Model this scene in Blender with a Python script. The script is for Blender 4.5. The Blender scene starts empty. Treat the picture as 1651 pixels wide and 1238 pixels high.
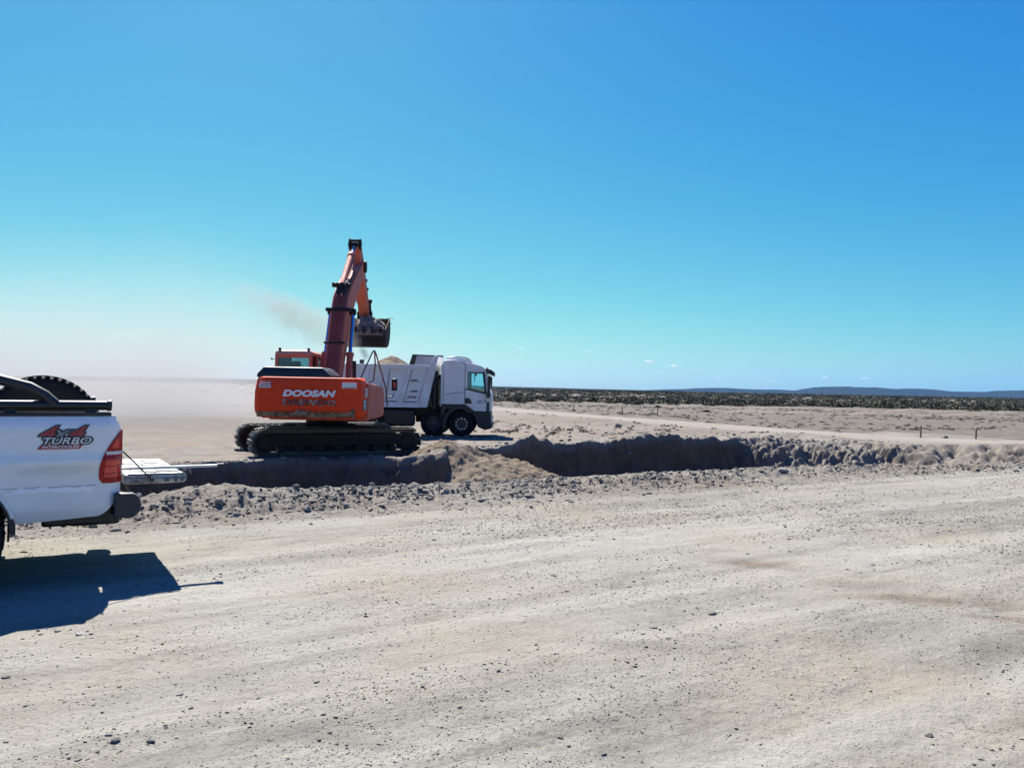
import bpy, bmesh, math, random
import numpy as np
from mathutils import Vector, Matrix

random.seed(7)
rng = np.random.default_rng(7)
SC = bpy.context.scene
COL = SC.collection
R = math.radians

# ------------------------------------------------------------------ camera, sky, sun, exposure
CAM_Z, F_PX, CX, CY = 1.55, 1285.0, 825.5, 619.0
ROLL, PITCH = R(1.09), R(0.31)
cam_data = bpy.data.cameras.new('camera')
cam_data.sensor_width = 36.0
cam_data.lens = 36.0 * F_PX / 1651.0
cam_data.clip_start, cam_data.clip_end = 0.05, 60000
cam = bpy.data.objects.new('camera', cam_data)
COL.objects.link(cam)
CAM_ROT = Matrix.Rotation(math.pi / 2 + PITCH, 3, 'X') @ Matrix.Rotation(ROLL, 3, 'Z')
cam.matrix_world = Matrix.Translation((0, 0, CAM_Z)) @ CAM_ROT.to_4x4()
SC.camera = cam

SUN_EL, SUN_AZ = R(48.0), R(-20.7)          # the sun stands ahead and to the left, high
world = bpy.data.worlds.new('World')
SC.world = world
world.use_nodes = True
wn, wl = world.node_tree.nodes, world.node_tree.links
sky = wn.new('ShaderNodeTexSky')
sky.sky_type = 'NISHITA'
sky.sun_disc = False
sky.sun_elevation, sky.sun_rotation = SUN_EL, SUN_AZ
sky.air_density, sky.dust_density, sky.ozone_density = 1.0, 0.45, 1.0
sep, com = wn.new('ShaderNodeSeparateColor'), wn.new('ShaderNodeCombineColor')
wl.new(sky.outputs[0], sep.inputs[0])
for ch, (gain, power) in enumerate(((0.431, 1.82), (0.668, 1.09), (0.622, 0.245))):   # a phone's saturated colour response
    p = wn.new('ShaderNodeMath'); p.operation = 'POWER'; p.inputs[1].default_value = power
    m = wn.new('ShaderNodeMath'); m.operation = 'MULTIPLY'; m.inputs[1].default_value = 10 * gain * 0.1 ** power
    wl.new(sep.outputs[ch], p.inputs[0]); wl.new(p.outputs[0], m.inputs[0]); wl.new(m.outputs[0], com.inputs[ch])
bg = wn['Background']
wl.new(com.outputs[0], bg.inputs[0])
bg.inputs[1].default_value = 0.05
sun_data = bpy.data.lights.new('sun', 'SUN')
sun_data.energy, sun_data.angle, sun_data.color = 5.0, R(0.5), (1.0, 0.955, 0.88)
sun = bpy.data.objects.new('sun', sun_data)
COL.objects.link(sun)
SUN_DIR = Vector((math.sin(SUN_AZ) * math.cos(SUN_EL), math.cos(SUN_AZ) * math.cos(SUN_EL), math.sin(SUN_EL)))
sun.rotation_euler = SUN_DIR.to_track_quat('Z', 'Y').to_euler()
SC.view_settings.view_transform = 'Standard'
SC.view_settings.look = 'None'
SC.view_settings.exposure = 1.4
SC.view_settings.gamma = 1.0
SC.view_settings.use_curve_mapping = False
SC.render.engine = 'CYCLES'
cy = SC.cycles
cy.use_denoising = True
try:
    cy.denoiser = 'OPENIMAGEDENOISE'
except Exception:
    pass
cy.max_bounces, cy.diffuse_bounces, cy.glossy_bounces, cy.transmission_bounces = 8, 3, 3, 6
cy.transparent_max_bounces, cy.volume_bounces = 12, 0
cy.volume_max_steps = 160


def at(px, py, Y):
    """world point at depth Y on the sight line through a pixel of the photograph"""
    d = CAM_ROT @ Vector(((px - CX) / F_PX, (CY - py) / F_PX, -1.0))
    return Vector((d.x / d.y * Y, Y, CAM_Z + d.z / d.y * Y))


def on_plane(px, py, z=0.0):
    d = CAM_ROT @ Vector(((px - CX) / F_PX, (CY - py) / F_PX, -1.0))
    t = (z - CAM_Z) / d.z
    return Vector((d.x * t, d.y * t, z))


# ------------------------------------------------------------------ object helpers
def tag(o, label=None, cat=None, group=None, kind=None):
    if label: o['label'] = label
    if cat: o['category'] = cat
    if group: o['group'] = group
    if kind: o['kind'] = kind
    return o


def empty(name, loc, rz=0.0):
    o = bpy.data.objects.new(name, None)
    o.location = loc
    o.rotation_euler = (0, 0, rz)
    o.empty_display_size = 0.3
    COL.objects.link(o)
    return o


def copy_tree(o, parent=None):
    c = o.copy()
    COL.objects.link(c)
    c.parent = parent
    for ch in list(o.children):
        copy_tree(ch, c)
    return c


class MB:
    """collects shapes and links them as one mesh object"""
    def __init__(s, M=None):
        s.v, s.f, s.mi, s.M = [], [], [], M or Matrix.Identity(4)

    def add(s, verts, faces, mi=0):
        b = len(s.v)
        s.v += [tuple(s.M @ Vector(p)) for p in verts]
        s.f += [tuple(b + i for i in f) for f in faces]
        s.mi += [mi] * len(faces)

    def box(s, c, d, rot=None, mi=0):
        vs = []
        for x in (-.5, .5):
            for y in (-.5, .5):
                for z in (-.5, .5):
                    p = Vector((x * d[0], y * d[1], z * d[2]))
                    if rot is not None: p = rot @ p
                    vs.append(p + Vector(c))
        s.add(vs, [(0, 1, 3, 2), (4, 6, 7, 5), (0, 4, 5, 1), (2, 3, 7, 6), (0, 2, 6, 4), (1, 5, 7, 3)], mi)

    def bar(s, p0, p1, w, h, up=(0, 0, 1), mi=0):
        p0, p1 = Vector(p0), Vector(p1)
        d = (p1 - p0).normalized()
        a = d.cross(Vector(up))
        if a.length < 1e-4: a = d.cross(Vector((1, 0, 0)))
        a.normalize(); b = a.cross(d)
        vs = [p + a * (w / 2 * i) + b * (h / 2 * j) for p in (p0, p1) for i, j in ((-1, -1), (1, -1), (1, 1), (-1, 1))]
        s.add(vs, [(0, 1, 2, 3), (7, 6, 5, 4), (0, 4, 5, 1), (1, 5, 6, 2), (2, 6, 7, 3), (3, 7, 4, 0)], mi)

    def prism(s, poly, axis, a, b, mi=0):
        def P(p, q, t):
            return (t, p, q) if axis == 'x' else (p, t, q) if axis == 'y' else (p, q, t)
        n = len(poly)
        vs = [P(p, q, a) for p, q in poly] + [P(p, q, b) for p, q in poly]
        s.add(vs, [tuple(range(n)), tuple(range(2 * n - 1, n - 1, -1))] +
              [(i, (i + 1) % n, n + (i + 1) % n, n + i) for i in range(n)], mi)

    def cyl(s, p0, p1, r0, r1=None, n=16, cap=True, mi=0):
        r1 = r0 if r1 is None else r1
        p0, p1 = Vector(p0), Vector(p1)
        d = (p1 - p0).normalized()
        a = d.orthogonal().normalized(); b = d.cross(a)
        vs = []
        for p, r in ((p0, r0), (p1, r1)):
            for i in range(n):
                t = 2 * math.pi * i / n
                vs.append(p + a * (r * math.cos(t)) + b * (r * math.sin(t)))
        fs = [(i, (i + 1) % n, n + (i + 1) % n, n + i) for i in range(n)]
        if cap: fs += [tuple(range(n - 1, -1, -1)), tuple(range(n, 2 * n))]
        s.add(vs, fs, mi)

    def tube(s, path, r, n=8, mi=0):
        path = [Vector(p) for p in path]
        vs, ref = [], None
        for k, p in enumerate(path):
            d = (path[min(k + 1, len(path) - 1)] - path[max(k - 1, 0)]).normalized()
            a = d.orthogonal().normalized() if ref is None else (ref - d * ref.dot(d)).normalized()
            ref = a
            b = d.cross(a)
            for i in range(n):
                t = 2 * math.pi * i / n
                vs.append(p + a * (r * math.cos(t)) + b * (r * math.sin(t)))
        fs = []
        for k in range(len(path) - 1):
            for i in range(n):
                fs.append((k * n + i, k * n + (i + 1) % n, (k + 1) * n + (i + 1) % n, (k + 1) * n + i))
        m = (len(path) - 1) * n
        fs += [tuple(range(n - 1, -1, -1)), tuple(range(m, m + n))]
        s.add(vs, fs, mi)

    def lathe(s, prof, c, axis, n=32, mi=0):
        """prof: list of (radius, offset along axis), open ended unless radius 0"""
        ax = Vector(axis).normalized()
        a = ax.orthogonal().normalized(); b = ax.cross(a)
        vs = []
        for r, h in prof:
            for i in range(n):
                t = 2 * math.pi * i / n
                vs.append(Vector(c) + ax * h + a * (r * math.cos(t)) + b * (r * math.sin(t)))
        fs = []
        for k in range(len(prof) - 1):
            for i in range(n):
                fs.append((k * n + i, k * n + (i + 1) % n, (k + 1) * n + (i + 1) % n, (k + 1) * n + i))
        s.add(vs, fs, mi)

    def sheet(s, rows, mi=0):
        n = len(rows[0])
        vs = [p for r in rows for p in r]
        s.add(vs, [(k * n + i, k * n + i + 1, (k + 1) * n + i + 1, (k + 1) * n + i)
                   for k in range(len(rows) - 1) for i in range(n - 1)], mi)

    def loft(s, rings, mi=0, cap=True):
        n = len(rings[0])
        vs = [p for r in rings for p in r]
        fs = [(k * n + i, k * n + (i + 1) % n, (k + 1) * n + (i + 1) % n, (k + 1) * n + i)
              for k in range(len(rings) - 1) for i in range(n)]
        if cap:
            fs += [tuple(range(n - 1, -1, -1)), tuple(range((len(rings) - 1) * n, len(rings) * n))]
        s.add(vs, fs, mi)

    def build_each(s, name, mat, parent=None, **kw):
        """every separate piece as an object of its own"""
        root = list(range(len(s.v)))
        def find(i):
            while root[i] != i:
                root[i] = root[root[i]]; i = root[i]
            return i
        for f in s.f:
            for i in f[1:]: root[find(i)] = find(f[0])
        groups = {}
        for f in s.f: groups.setdefault(find(f[0]), []).append(f)
        out = []
        for fs in groups.values():
            ids = sorted({i for f in fs for i in f}); new = {i: k for k, i in enumerate(ids)}
            q = MB(); q.v = [s.v[i] for i in ids]; q.f = [tuple(new[i] for i in f) for f in fs]; q.mi = [0] * len(fs)
            out.append(q.build(name, mat, parent, **kw))
        return out

    def build(s, name, mat, parent=None, bevel=0.0, seg=2, smooth=38, solid=0.0):
        me = bpy.data.meshes.new(name)
        me.from_pydata(s.v, [], s.f)
        bm = bmesh.new(); bm.from_mesh(me)
        bmesh.ops.recalc_face_normals(bm, faces=bm.faces)
        bm.to_mesh(me); bm.free()
        for m in (mat if isinstance(mat, (list, tuple)) else [mat]): me.materials.append(m)
        if any(s.mi):
            me.polygons.foreach_set('material_index', s.mi)
        me.polygons.foreach_set('use_smooth', [True] * len(me.polygons))
        me.set_sharp_from_angle(angle=R(smooth))
        o = bpy.data.objects.new(name, me)
        COL.objects.link(o)
        o.parent = parent
        if solid:
            md = o.modifiers.new('thickness', 'SOLIDIFY'); md.thickness = solid; md.offset = -1
        if bevel:
            md = o.modifiers.new('bevel', 'BEVEL'); md.width = bevel; md.segments = seg
            md.limit_method = 'ANGLE'; md.angle_limit = R(35)
        return o


def text_geo(body, size, shear=0.0, bold=0.0, sx=1.0, extrude=0.002, spacing=1.0, align='CENTER'):
    cu = bpy.data.curves.new('lettering', 'FONT')
    cu.body, cu.size, cu.shear, cu.offset = body, size, shear, bold
    cu.extrude, cu.space_character, cu.align_x, cu.align_y = extrude, spacing, align, 'CENTER'
    cu.resolution_u = 3
    o = bpy.data.objects.new('lettering', cu)
    COL.objects.link(o)
    bpy.context.view_layer.update()
    me = bpy.data.meshes.new_from_object(o.evaluated_get(bpy.context.evaluated_depsgraph_get()))
    vs = [(v.co.x * sx, v.co.y, v.co.z) for v in me.vertices]
    fs = [tuple(p.vertices) for p in me.polygons]
    bpy.data.objects.remove(o); bpy.data.curves.remove(cu); bpy.data.meshes.remove(me)
    return vs, fs


TO_BACK = Matrix(((1, 0, 0, 0), (0, 0, -1, 0), (0, 1, 0, 0), (0, 0, 0, 1)))      # a flat print turned to face -y
TO_SIDE = Matrix(((-1, 0, 0, 0), (0, 0, 1, 0), (0, 1, 0, 0), (0, 0, 0, 1)))      # ... to face +y


def raw_mesh(name, V, F, mat, parent=None, smooth=True):
    """fast mesh from numpy arrays (all faces of one size)"""
    me = bpy.data.meshes.new(name)
    V = np.asarray(V, np.float32); F = np.asarray(F, np.int32)
    me.vertices.add(len(V)); me.vertices.foreach_set('co', V.ravel())
    k = F.shape[1]
    me.loops.add(F.size); me.loops.foreach_set('vertex_index', F.ravel())
    me.polygons.add(len(F))
    me.polygons.foreach_set('loop_start', np.arange(0, F.size, k, dtype=np.int32))
    me.polygons.foreach_set('loop_total', np.full(len(F), k, np.int32))
    me.update(calc_edges=True)
    me.validate()
    if smooth: me.polygons.foreach_set('use_smooth', [True] * len(me.polygons))
    me.materials.append(mat)
    o = bpy.data.objects.new(name, me)
    COL.objects.link(o)
    o.parent = parent
    return o


# ------------------------------------------------------------------ numpy noise
def _hash(ix, iy, seed):
    h = (ix.astype(np.int64) * 374761393 + iy.astype(np.int64) * 668265263 + seed * 974634777) & 0xffffffff
    h = ((h ^ (h >> 13)) * 1274126177) & 0xffffffff
    return h ^ (h >> 16)


def perlin(x, y, seed=0):
    x = np.asarray(x, float); y = np.asarray(y, float)
    ix, iy = np.floor(x), np.floor(y)
    fx, fy = x - ix, y - iy
    ux, uy = fx ** 3 * (fx * (fx * 6 - 15) + 10), fy ** 3 * (fy * (fy * 6 - 15) + 10)
    def g(dx, dy):
        a = (_hash(ix + dx, iy + dy, seed) & 0xffff) / 65536.0 * 2 * math.pi
        return np.cos(a) * (fx - dx) + np.sin(a) * (fy - dy)
    a = g(0, 0) * (1 - ux) + g(1, 0) * ux
    b = g(0, 1) * (1 - ux) + g(1, 1) * ux
    return (a * (1 - uy) + b * uy) * 1.5


def fbm(x, y, seed=0, oct=4, gain=0.5):
    t, a = 0.0, 1.0
    for i in range(oct):
        t = t + a * perlin(np.asarray(x) * 2 ** i, np.asarray(y) * 2 ** i, seed + i * 17)
        a *= gain
    return t


def sstep(a, b, x):
    t = np.clip((x - a) / (b - a), 0, 1)
    return t * t * (3 - 2 * t)


# ------------------------------------------------------------------ materials
def nodes_of(name):
    m = bpy.data.materials.new(name)
    m.use_nodes = True
    nt = m.node_tree
    return m, nt, nt.nodes, nt.links, nt.nodes['Principled BSDF']


def rgba(c):
    return (c[0], c[1], c[2], 1.0)


def noise(nt, vec, scale, detail=4, rough=0.55, w=None):
    n = nt.nodes.new('ShaderNodeTexNoise')
    n.inputs['Scale'].default_value = scale
    n.inputs['Detail'].default_value = detail
    n.inputs['Roughness'].default_value = rough
    if vec is not None: nt.links.new(vec, n.inputs['Vector'])
    return n.outputs[0]


def ramp(nt, fac, stops):
    r = nt.nodes.new('ShaderNodeValToRGB')
    els = r.color_ramp.elements
    while len(els) > 1: els.remove(els[-1])
    for i, (p, c) in enumerate(stops):
        e = els[0] if i == 0 else els.new(p)
        e.position = p
        e.color = rgba(c) if isinstance(c, (tuple, list)) else (c, c, c, 1)
    nt.links.new(fac, r.inputs[0])
    return r.outputs[0]


def mixc(nt, fac, a, b, mode='MIX'):
    m = nt.nodes.new('ShaderNodeMix'); m.data_type = 'RGBA'; m.blend_type = mode
    for sock, val in ((m.inputs[0], fac), (m.inputs[6], a), (m.inputs[7], b)):
        if isinstance(val, (int, float)): sock.default_value = val
        elif isinstance(val, (tuple, list)): sock.default_value = rgba(val)
        else: nt.links.new(val, sock)
    return m.outputs[2]


def math_(nt, op, a, b=None, clamp=False):
    m = nt.nodes.new('ShaderNodeMath'); m.operation = op; m.use_clamp = clamp
    for i, val in enumerate((a, b)):
        if val is None: continue
        if isinstance(val, (int, float)): m.inputs[i].default_value = val
        else: nt.links.new(val, m.inputs[i])
    return m.outputs[0]


def bump(nt, height, strength, dist, normal=None):
    b = nt.nodes.new('ShaderNodeBump')
    b.inputs['Strength'].default_value = strength
    b.inputs['Distance'].default_value = dist
    nt.links.new(height, b.inputs['Height'])
    if normal is not None: nt.links.new(normal, b.inputs['Normal'])
    return b.outputs[0]


def paint(name, c, rough=0.45, metal=0.0, dirt=(0.22, 0.19, 0.15), amount=0.3, scale=3.0, edge=0.12, spec=0.5, coat=0.0):
    """painted or bare surface with dust blotches and fine streaks"""
    m, nt, N, L, b = nodes_of(name)
    tc = N.new('ShaderNodeTexCoord').outputs['Object']
    n1 = noise(nt, tc, scale, 6, 0.62)
    n2 = noise(nt, tc, scale * 9, 4, 0.6)
    f = math_(nt, 'ADD', math_(nt, 'MULTIPLY', n1, 0.72), math_(nt, 'MULTIPLY', n2, 0.28))
    t = 0.72 - 0.42 * amount
    mask = ramp(nt, f, [(max(0, t - edge), 0.0), (min(1, t + edge), 1.0)])
    fac = math_(nt, 'MULTIPLY', mask, min(1, 0.45 + amount))
    tone = mixc(nt, math_(nt, 'MULTIPLY', n2, 0.35), c, tuple(x * 0.72 for x in c))
    L.new(mixc(nt, fac, tone, dirt), b.inputs['Base Color'])
    L.new(ramp(nt, fac, [(0, rough), (1, min(1, rough + 0.4))]), b.inputs['Roughness'])
    b.inputs['Metallic'].default_value = metal
    b.inputs['Specular IOR Level'].default_value = spec
    b.inputs['Coat Weight'].default_value = coat
    return m


def earth(name, mid, light, dark, streak=0.5, rel=0.02, speck=0.25, patch=0.14, stains=(), darkened=None, con=1.0, lanes=0.0):
    """dry dirt: broad patches, streaks along the road, grains and grit"""
    m, nt, N, L, b = nodes_of(name)
    geo = N.new('ShaderNodeNewGeometry').outputs['Position']
    mp = N.new('ShaderNodeMapping'); mp.inputs['Rotation'].default_value = (0, 0, -R(31.8))
    L.new(geo, mp.inputs['Vector'])
    un = mp.outputs[0]
    st = N.new('ShaderNodeMapping'); st.inputs['Scale'].default_value = (0.11, 1.0, 1.0)
    L.new(un, st.inputs['Vector'])
    big = noise(nt, un, patch, 5, 0.6)
    str1 = noise(nt, st.outputs[0], 1.5, 5, 0.62)
    str2 = noise(nt, st.outputs[0], 5.5, 4, 0.6)
    med = noise(nt, un, 1.7, 6, 0.65)
    fine = noise(nt, un, 14.0, 6, 0.7)
    grit = noise(nt, un, 75.0, 3, 0.6)
    f = math_(nt, 'MULTIPLY', big, 0.30)
    f = math_(nt, 'ADD', f, math_(nt, 'MULTIPLY', str1, 0.34 * streak))
    f = math_(nt, 'ADD', f, math_(nt, 'MULTIPLY', str2, 0.24 * streak))
    f = math_(nt, 'ADD', f, math_(nt, 'MULTIPLY', med, 0.30))
    f = math_(nt, 'ADD', f, math_(nt, 'MULTIPLY', fine, 0.18))
    tot = 0.30 + 0.58 * streak + 0.48
    f = math_(nt, 'MULTIPLY', f, 1.0 / tot)
    col = ramp(nt, f, [(0.5 - .13 / con, dark), (0.5 - .015 / con, mid), (0.5 + .10 / con, light)])
    if lanes:                                            # bands polished pale by wheels, loose grey drifts between
        lm = N.new('ShaderNodeMapping'); lm.inputs['Scale'].default_value = (0.035, 1.0, 1.0); lm.inputs['Rotation'].default_value = (0, 0, R(-2.5))
        L.new(un, lm.inputs['Vector'])
        ln_ = noise(nt, lm.outputs[0], 1.25, 3, 0.55)
        col = mixc(nt, ramp(nt, ln_, [(0.50, 0.0), (0.60, lanes)]), col, tuple(x * 1.10 for x in light))
        col = mixc(nt, ramp(nt, ln_, [(0.36, lanes), (0.46, 0.0)]), col, tuple(x * 0.80 for x in mid))
    # warm and cool drifts of the dust itself
    hue = noise(nt, un, 0.55, 3, 0.5)
    col = mixc(nt, ramp(nt, hue, [(0.42, 0.0), (0.68, 0.45)]), col, tuple(a * k for a, k in zip(mid, (1.06, 0.93, 0.80))))
    gm = ramp(nt, grit, [(0.62, 0.0), (0.72, speck)])
    col = mixc(nt, gm, col, tuple(x * 0.42 for x in mid))
    gm2 = ramp(nt, grit, [(0.28, speck * 0.7), (0.36, 0.0)])
    col = mixc(nt, gm2, col, tuple(min(1, x * 1.35) for x in light))
    drift = noise(nt, st.outputs[0], 2.6, 4, 0.65)
    chip = noise(nt, un, 33.0, 4, 0.75)
    dm = math_(nt, 'MULTIPLY', ramp(nt, chip, [(0.56, 0.0), (0.64, 1.0)]), ramp(nt, drift, [(0.42, 0.05), (0.62, 1.0)]))
    col = mixc(nt, math_(nt, 'MULTIPLY', dm, min(1, speck * 1.3)), col, tuple(x * 0.36 for x in mid))
    for (px, py, ru, rn, c) in stains:                    # damp brown patches
        p = on_plane(px, py)
        sub = N.new('ShaderNodeVectorMath'); sub.operation = 'SUBTRACT'; sub.inputs[1].default_value = p
        L.new(geo, sub.inputs[0])
        m2 = N.new('ShaderNodeMapping'); m2.inputs['Rotation'].default_value = (0, 0, R(12))
        L.new(sub.outputs[0], m2.inputs['Vector'])
        dv = N.new('ShaderNodeVectorMath'); dv.operation = 'DIVIDE'; dv.inputs[1].default_value = (ru, rn, 9)
        L.new(m2.outputs[0], dv.inputs[0])
        ln = N.new('ShaderNodeVectorMath'); ln.operation = 'LENGTH'
        L.new(dv.outputs[0], ln.inputs[0])
        d = math_(nt, 'ADD', ln.outputs['Value'], math_(nt, 'MULTIPLY', math_(nt, 'SUBTRACT', med, 0.5), 1.6))
        d = math_(nt, 'ADD', d, math_(nt, 'MULTIPLY', math_(nt, 'SUBTRACT', fine, 0.5), 0.7))
        col = mixc(nt, ramp(nt, d, [(0.25, 0.75), (1.0, 0.0)]), col, c)
    if darkened is not None:                                  # backlit trench wall's shade put into its colour; on the plain, darker soil
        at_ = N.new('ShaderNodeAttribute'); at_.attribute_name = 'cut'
        shade_or_soil = mixc(nt, ramp(nt, med, [(0.35, 0.0), (0.65, 1.0)]), darkened, tuple(x * 1.7 for x in darkened))
        col = mixc(nt, at_.outputs['Fac'], col, shade_or_soil)
    L.new(col, b.inputs['Base Color'])
    b.inputs['Roughness'].default_value = 1.0
    b.inputs['Specular IOR Level'].default_value = 0.15
    h1 = bump(nt, med, 0.6, rel * 2.2)
    h2 = bump(nt, fine, 0.75, rel * 0.8, h1)
    h3 = bump(nt, grit, 0.6, rel * 0.16, bump(nt, chip, 0.6, rel * 0.35, h2))
    L.new(h3, b.inputs['Normal'])
    return m


def glass_mat(name, tint=(0.75, 0.9, 0.92), alpha=0.35):
    m, nt, N, L, b = nodes_of(name)
    out = N['Material Output']
    N.remove(b)
    g = N.new('ShaderNodeBsdfGlossy'); g.inputs['Roughness'].default_value = 0.03
    t = N.new('ShaderNodeBsdfTransparent'); t.inputs['Color'].default_value = rgba(tint)
    fr = N.new('ShaderNodeFresnel'); fr.inputs['IOR'].default_value = 1.5
    mx = N.new('ShaderNodeMixShader')
    L.new(math_(nt, 'ADD', fr.outputs[0], alpha * 0.1), mx.inputs[0])
    L.new(t.outputs[0], mx.inputs[1]); L.new(g.outputs[0], mx.inputs[2])
    L.new(mx.outputs[0], out.inputs['Surface'])
    return m


DUST = (0.25, 0.225, 0.19)
M_ROAD = earth('road_dirt', (0.196, 0.186, 0.160), (0.240, 0.231, 0.204), (0.126, 0.117, 0.098), streak=0.95, rel=0.030, speck=0.65, con=1.5, lanes=0.6,
               stains=((1215, 908, 0.55, 0.30, (0.105, 0.080, 0.060)), (1490, 968, 0.85, 0.20, (0.118, 0.092, 0.069)),
                       (1600, 996, 0.38, 0.10, (0.125, 0.10, 0.078)), (1400, 945, 0.9, 0.3, (0.145, 0.128, 0.108)), (1040, 1045, .5, .2, (.14, .13, .112)),
                       (560, 1195, .35, .12, (.135, .125, .11))))
M_TRENCH = earth('dug_earth', (0.168, 0.152, 0.131), (0.212, 0.194, 0.169), (0.100, 0.088, 0.074), streak=0.2, rel=0.06, speck=0.35, patch=0.5, darkened=(0.088, 0.060, 0.043), con=1.2)  # last colour paints the shade of the backlit wall into the soil
M_SPOIL = earth('spoil_earth', (0.165, 0.132, 0.098), (0.215, 0.175, 0.132), (0.095, 0.074, 0.055), streak=0.0, rel=0.06, speck=0.3, patch=0.7, con=1.2)
M_PLAIN = earth('plain_earth', (0.158, 0.138, 0.116), (0.195, 0.172, 0.148), (0.098, 0.082, 0.068), streak=0.45, rel=0.05, speck=0.3, patch=0.09, con=1.2, darkened=(0.078, 0.067, 0.057))
M_TRACK = earth('track_dirt', (0.185, 0.170, 0.149), (0.215, 0.199, 0.177), (0.14, 0.126, 0.108), streak=0.5, rel=0.015, speck=0.15)
M_STONE = paint('grey_stone', (0.14, 0.132, 0.115), 0.95, amount=0.35, scale=14, dirt=(0.25, 0.24, 0.215), spec=0.1)
M_PALE_STONE = paint('pale_stone', (0.34, 0.33, 0.30), 0.95, amount=0.25, scale=14, dirt=(0.25, 0.24, 0.215), spec=0.1)
M_CLOD = paint('dirt_clod', (0.172, 0.163, 0.145), 1.0, amount=0.5, scale=12, dirt=(0.22, 0.208, 0.188), spec=0.05)
M_SAND = paint('loose_sand', (0.20, 0.158, 0.118), 1.0, amount=0.3, scale=6, dirt=(0.155, 0.12, 0.09), spec=0.05)
M_HEAPSOIL = paint('bucket_soil', (0.21, 0.168, 0.135), 1.0, amount=0.4, scale=7, dirt=(0.28, 0.235, 0.19), spec=0.05)
M_ORANGE = paint('orange_paint', (0.80, 0.060, 0.012), 0.6, amount=0.06, scale=2.6, dirt=(0.30, 0.12, 0.08), spec=0.18)
M_FADED = paint('faded_orange_paint', (0.56, 0.105, 0.055), 0.6, amount=0.34, scale=2.2, dirt=(0.42, 0.25, 0.20), edge=0.2, spec=0.3)
M_BLACKPAINT = paint('black_paint', (0.014, 0.015, 0.017), 0.5, amount=0.10, scale=3, dirt=(0.09, 0.08, 0.07))
M_STEEL = paint('worn_dark_steel', (0.020, 0.018, 0.017), 0.7, metal=0.0, amount=0.22, scale=4, dirt=(0.065, 0.055, 0.047), spec=0.25)
M_CHAIN = paint('track_steel', (0.045, 0.043, 0.04), 0.5, metal=0.0, amount=0.25, scale=7, dirt=(0.11, 0.098, 0.082))
M_CHROME = paint('cylinder_rod', (0.35, 0.42, 0.55), 0.2, metal=1.0, amount=0.05, scale=8)
M_HOSE = paint('black_hose', (0.02, 0.02, 0.021), 0.6, amount=0.2, scale=5, dirt=(0.12, 0.1, 0.08))
M_RUST = paint('brown_pipe', (0.31, 0.055, 0.038), 0.6, amount=0.35, scale=5, dirt=(0.2, 0.15, 0.12))
M_BUCKET = paint('earthy_steel', (0.040, 0.030, 0.024), 0.8, amount=0.42, scale=3.6, dirt=(0.105, 0.080, 0.062), edge=0.14, spec=0.2)
M_WHITE = paint('white_paint', (0.76, 0.77, 0.78), 0.35, amount=0.06, scale=1.6, dirt=(0.5, 0.47, 0.42), edge=0.25)
M_CARWHITE = paint('white_car_paint', (0.78, 0.79, 0.80), 0.22, amount=0.10, scale=1.8, dirt=(0.5, 0.48, 0.43), edge=0.3, coat=0.5)
M_TRUCKWHITE = paint('white_truck_paint', (0.77, 0.78, 0.79), 0.4, amount=0.34, scale=1.3, dirt=(0.42, 0.38, 0.33), edge=0.25)
M_BED = paint('white_bed_paint', (0.77, 0.81, 0.84), 0.5, amount=0.36, scale=1.5, dirt=(0.40, 0.36, 0.32), edge=0.25)
M_BEDINNER = paint('worn_bed_inside', (0.40, 0.40, 0.46), 0.5, amount=0.25, scale=2.4, dirt=(0.22, 0.2, 0.2))
M_SEAM_SHADE = paint('grey_shutline_shade', (0.10, 0.11, 0.12), 0.7, amount=0.1)  # shutlines, small fittings and the painted shade lines of the dump body
M_PLASTIC = paint('black_plastic', (0.018, 0.019, 0.021), 0.55, amount=0.16, scale=5, dirt=(0.10, 0.09, 0.08))
M_GREYPLASTIC = paint('grey_plastic', (0.026, 0.027, 0.030), 0.6, amount=0.2, scale=6, dirt=(0.12, 0.11, 0.1))
M_RUBBER = paint('black_rubber', (0.010, 0.010, 0.011), 0.85, amount=0.16, scale=6, dirt=(0.06, 0.054, 0.047), spec=0.25)
M_RIM = paint('steel_rim', (0.035, 0.035, 0.037), 0.55, metal=0.2, amount=0.3, scale=7)
M_BOLT = paint('bright_nut', (0.62, 0.62, 0.60), 0.35, metal=0.4, amount=0.1, scale=9)
M_STICKER = paint('white_sticker', (0.72, 0.72, 0.70), 0.5, amount=0.12, scale=8, dirt=(0.45, 0.35, 0.3))
M_LETTER = paint('white_lettering', (0.80, 0.80, 0.80), 0.45, amount=0.05, scale=9)
M_GHOST = paint('worn_off_lettering', (0.13, 0.035, 0.028), 0.6, amount=0.5, scale=5.5, dirt=(0.36, 0.27, 0.23), edge=0.05)
M_SCUFF = paint('scraped_edge', (0.11, 0.065, 0.045), 0.85, amount=0.5, scale=7, dirt=(0.30, 0.25, 0.19), edge=.06)
M_REDLENS = paint('red_lens', (0.34, 0.004, 0.006), 0.22, amount=0.03, scale=6, dirt=(.2, .02, .02), spec=.3)
M_BRIGHTLENS = paint('bright_red_lens', (0.60, 0.012, 0.014), 0.15, amount=0.03, scale=6, dirt=(.3, .02, .02), coat=.5)
M_CLEARLENS = paint('clear_lens', (0.62, 0.56, 0.55), 0.12, amount=0.05, scale=6, coat=0.6)
M_DECALRED = paint('red_decal', (0.36, 0.025, 0.045), 0.35, amount=0.1, scale=18, dirt=(0.25, 0.04, 0.05))
M_DECALGREY = paint('grey_decal', (0.20, 0.22, 0.25), 0.35, amount=0.1, scale=12)
M_DECALDARK = paint('dark_decal', (0.03, 0.032, 0.036), 0.4, amount=0.05, scale=12)
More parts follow.
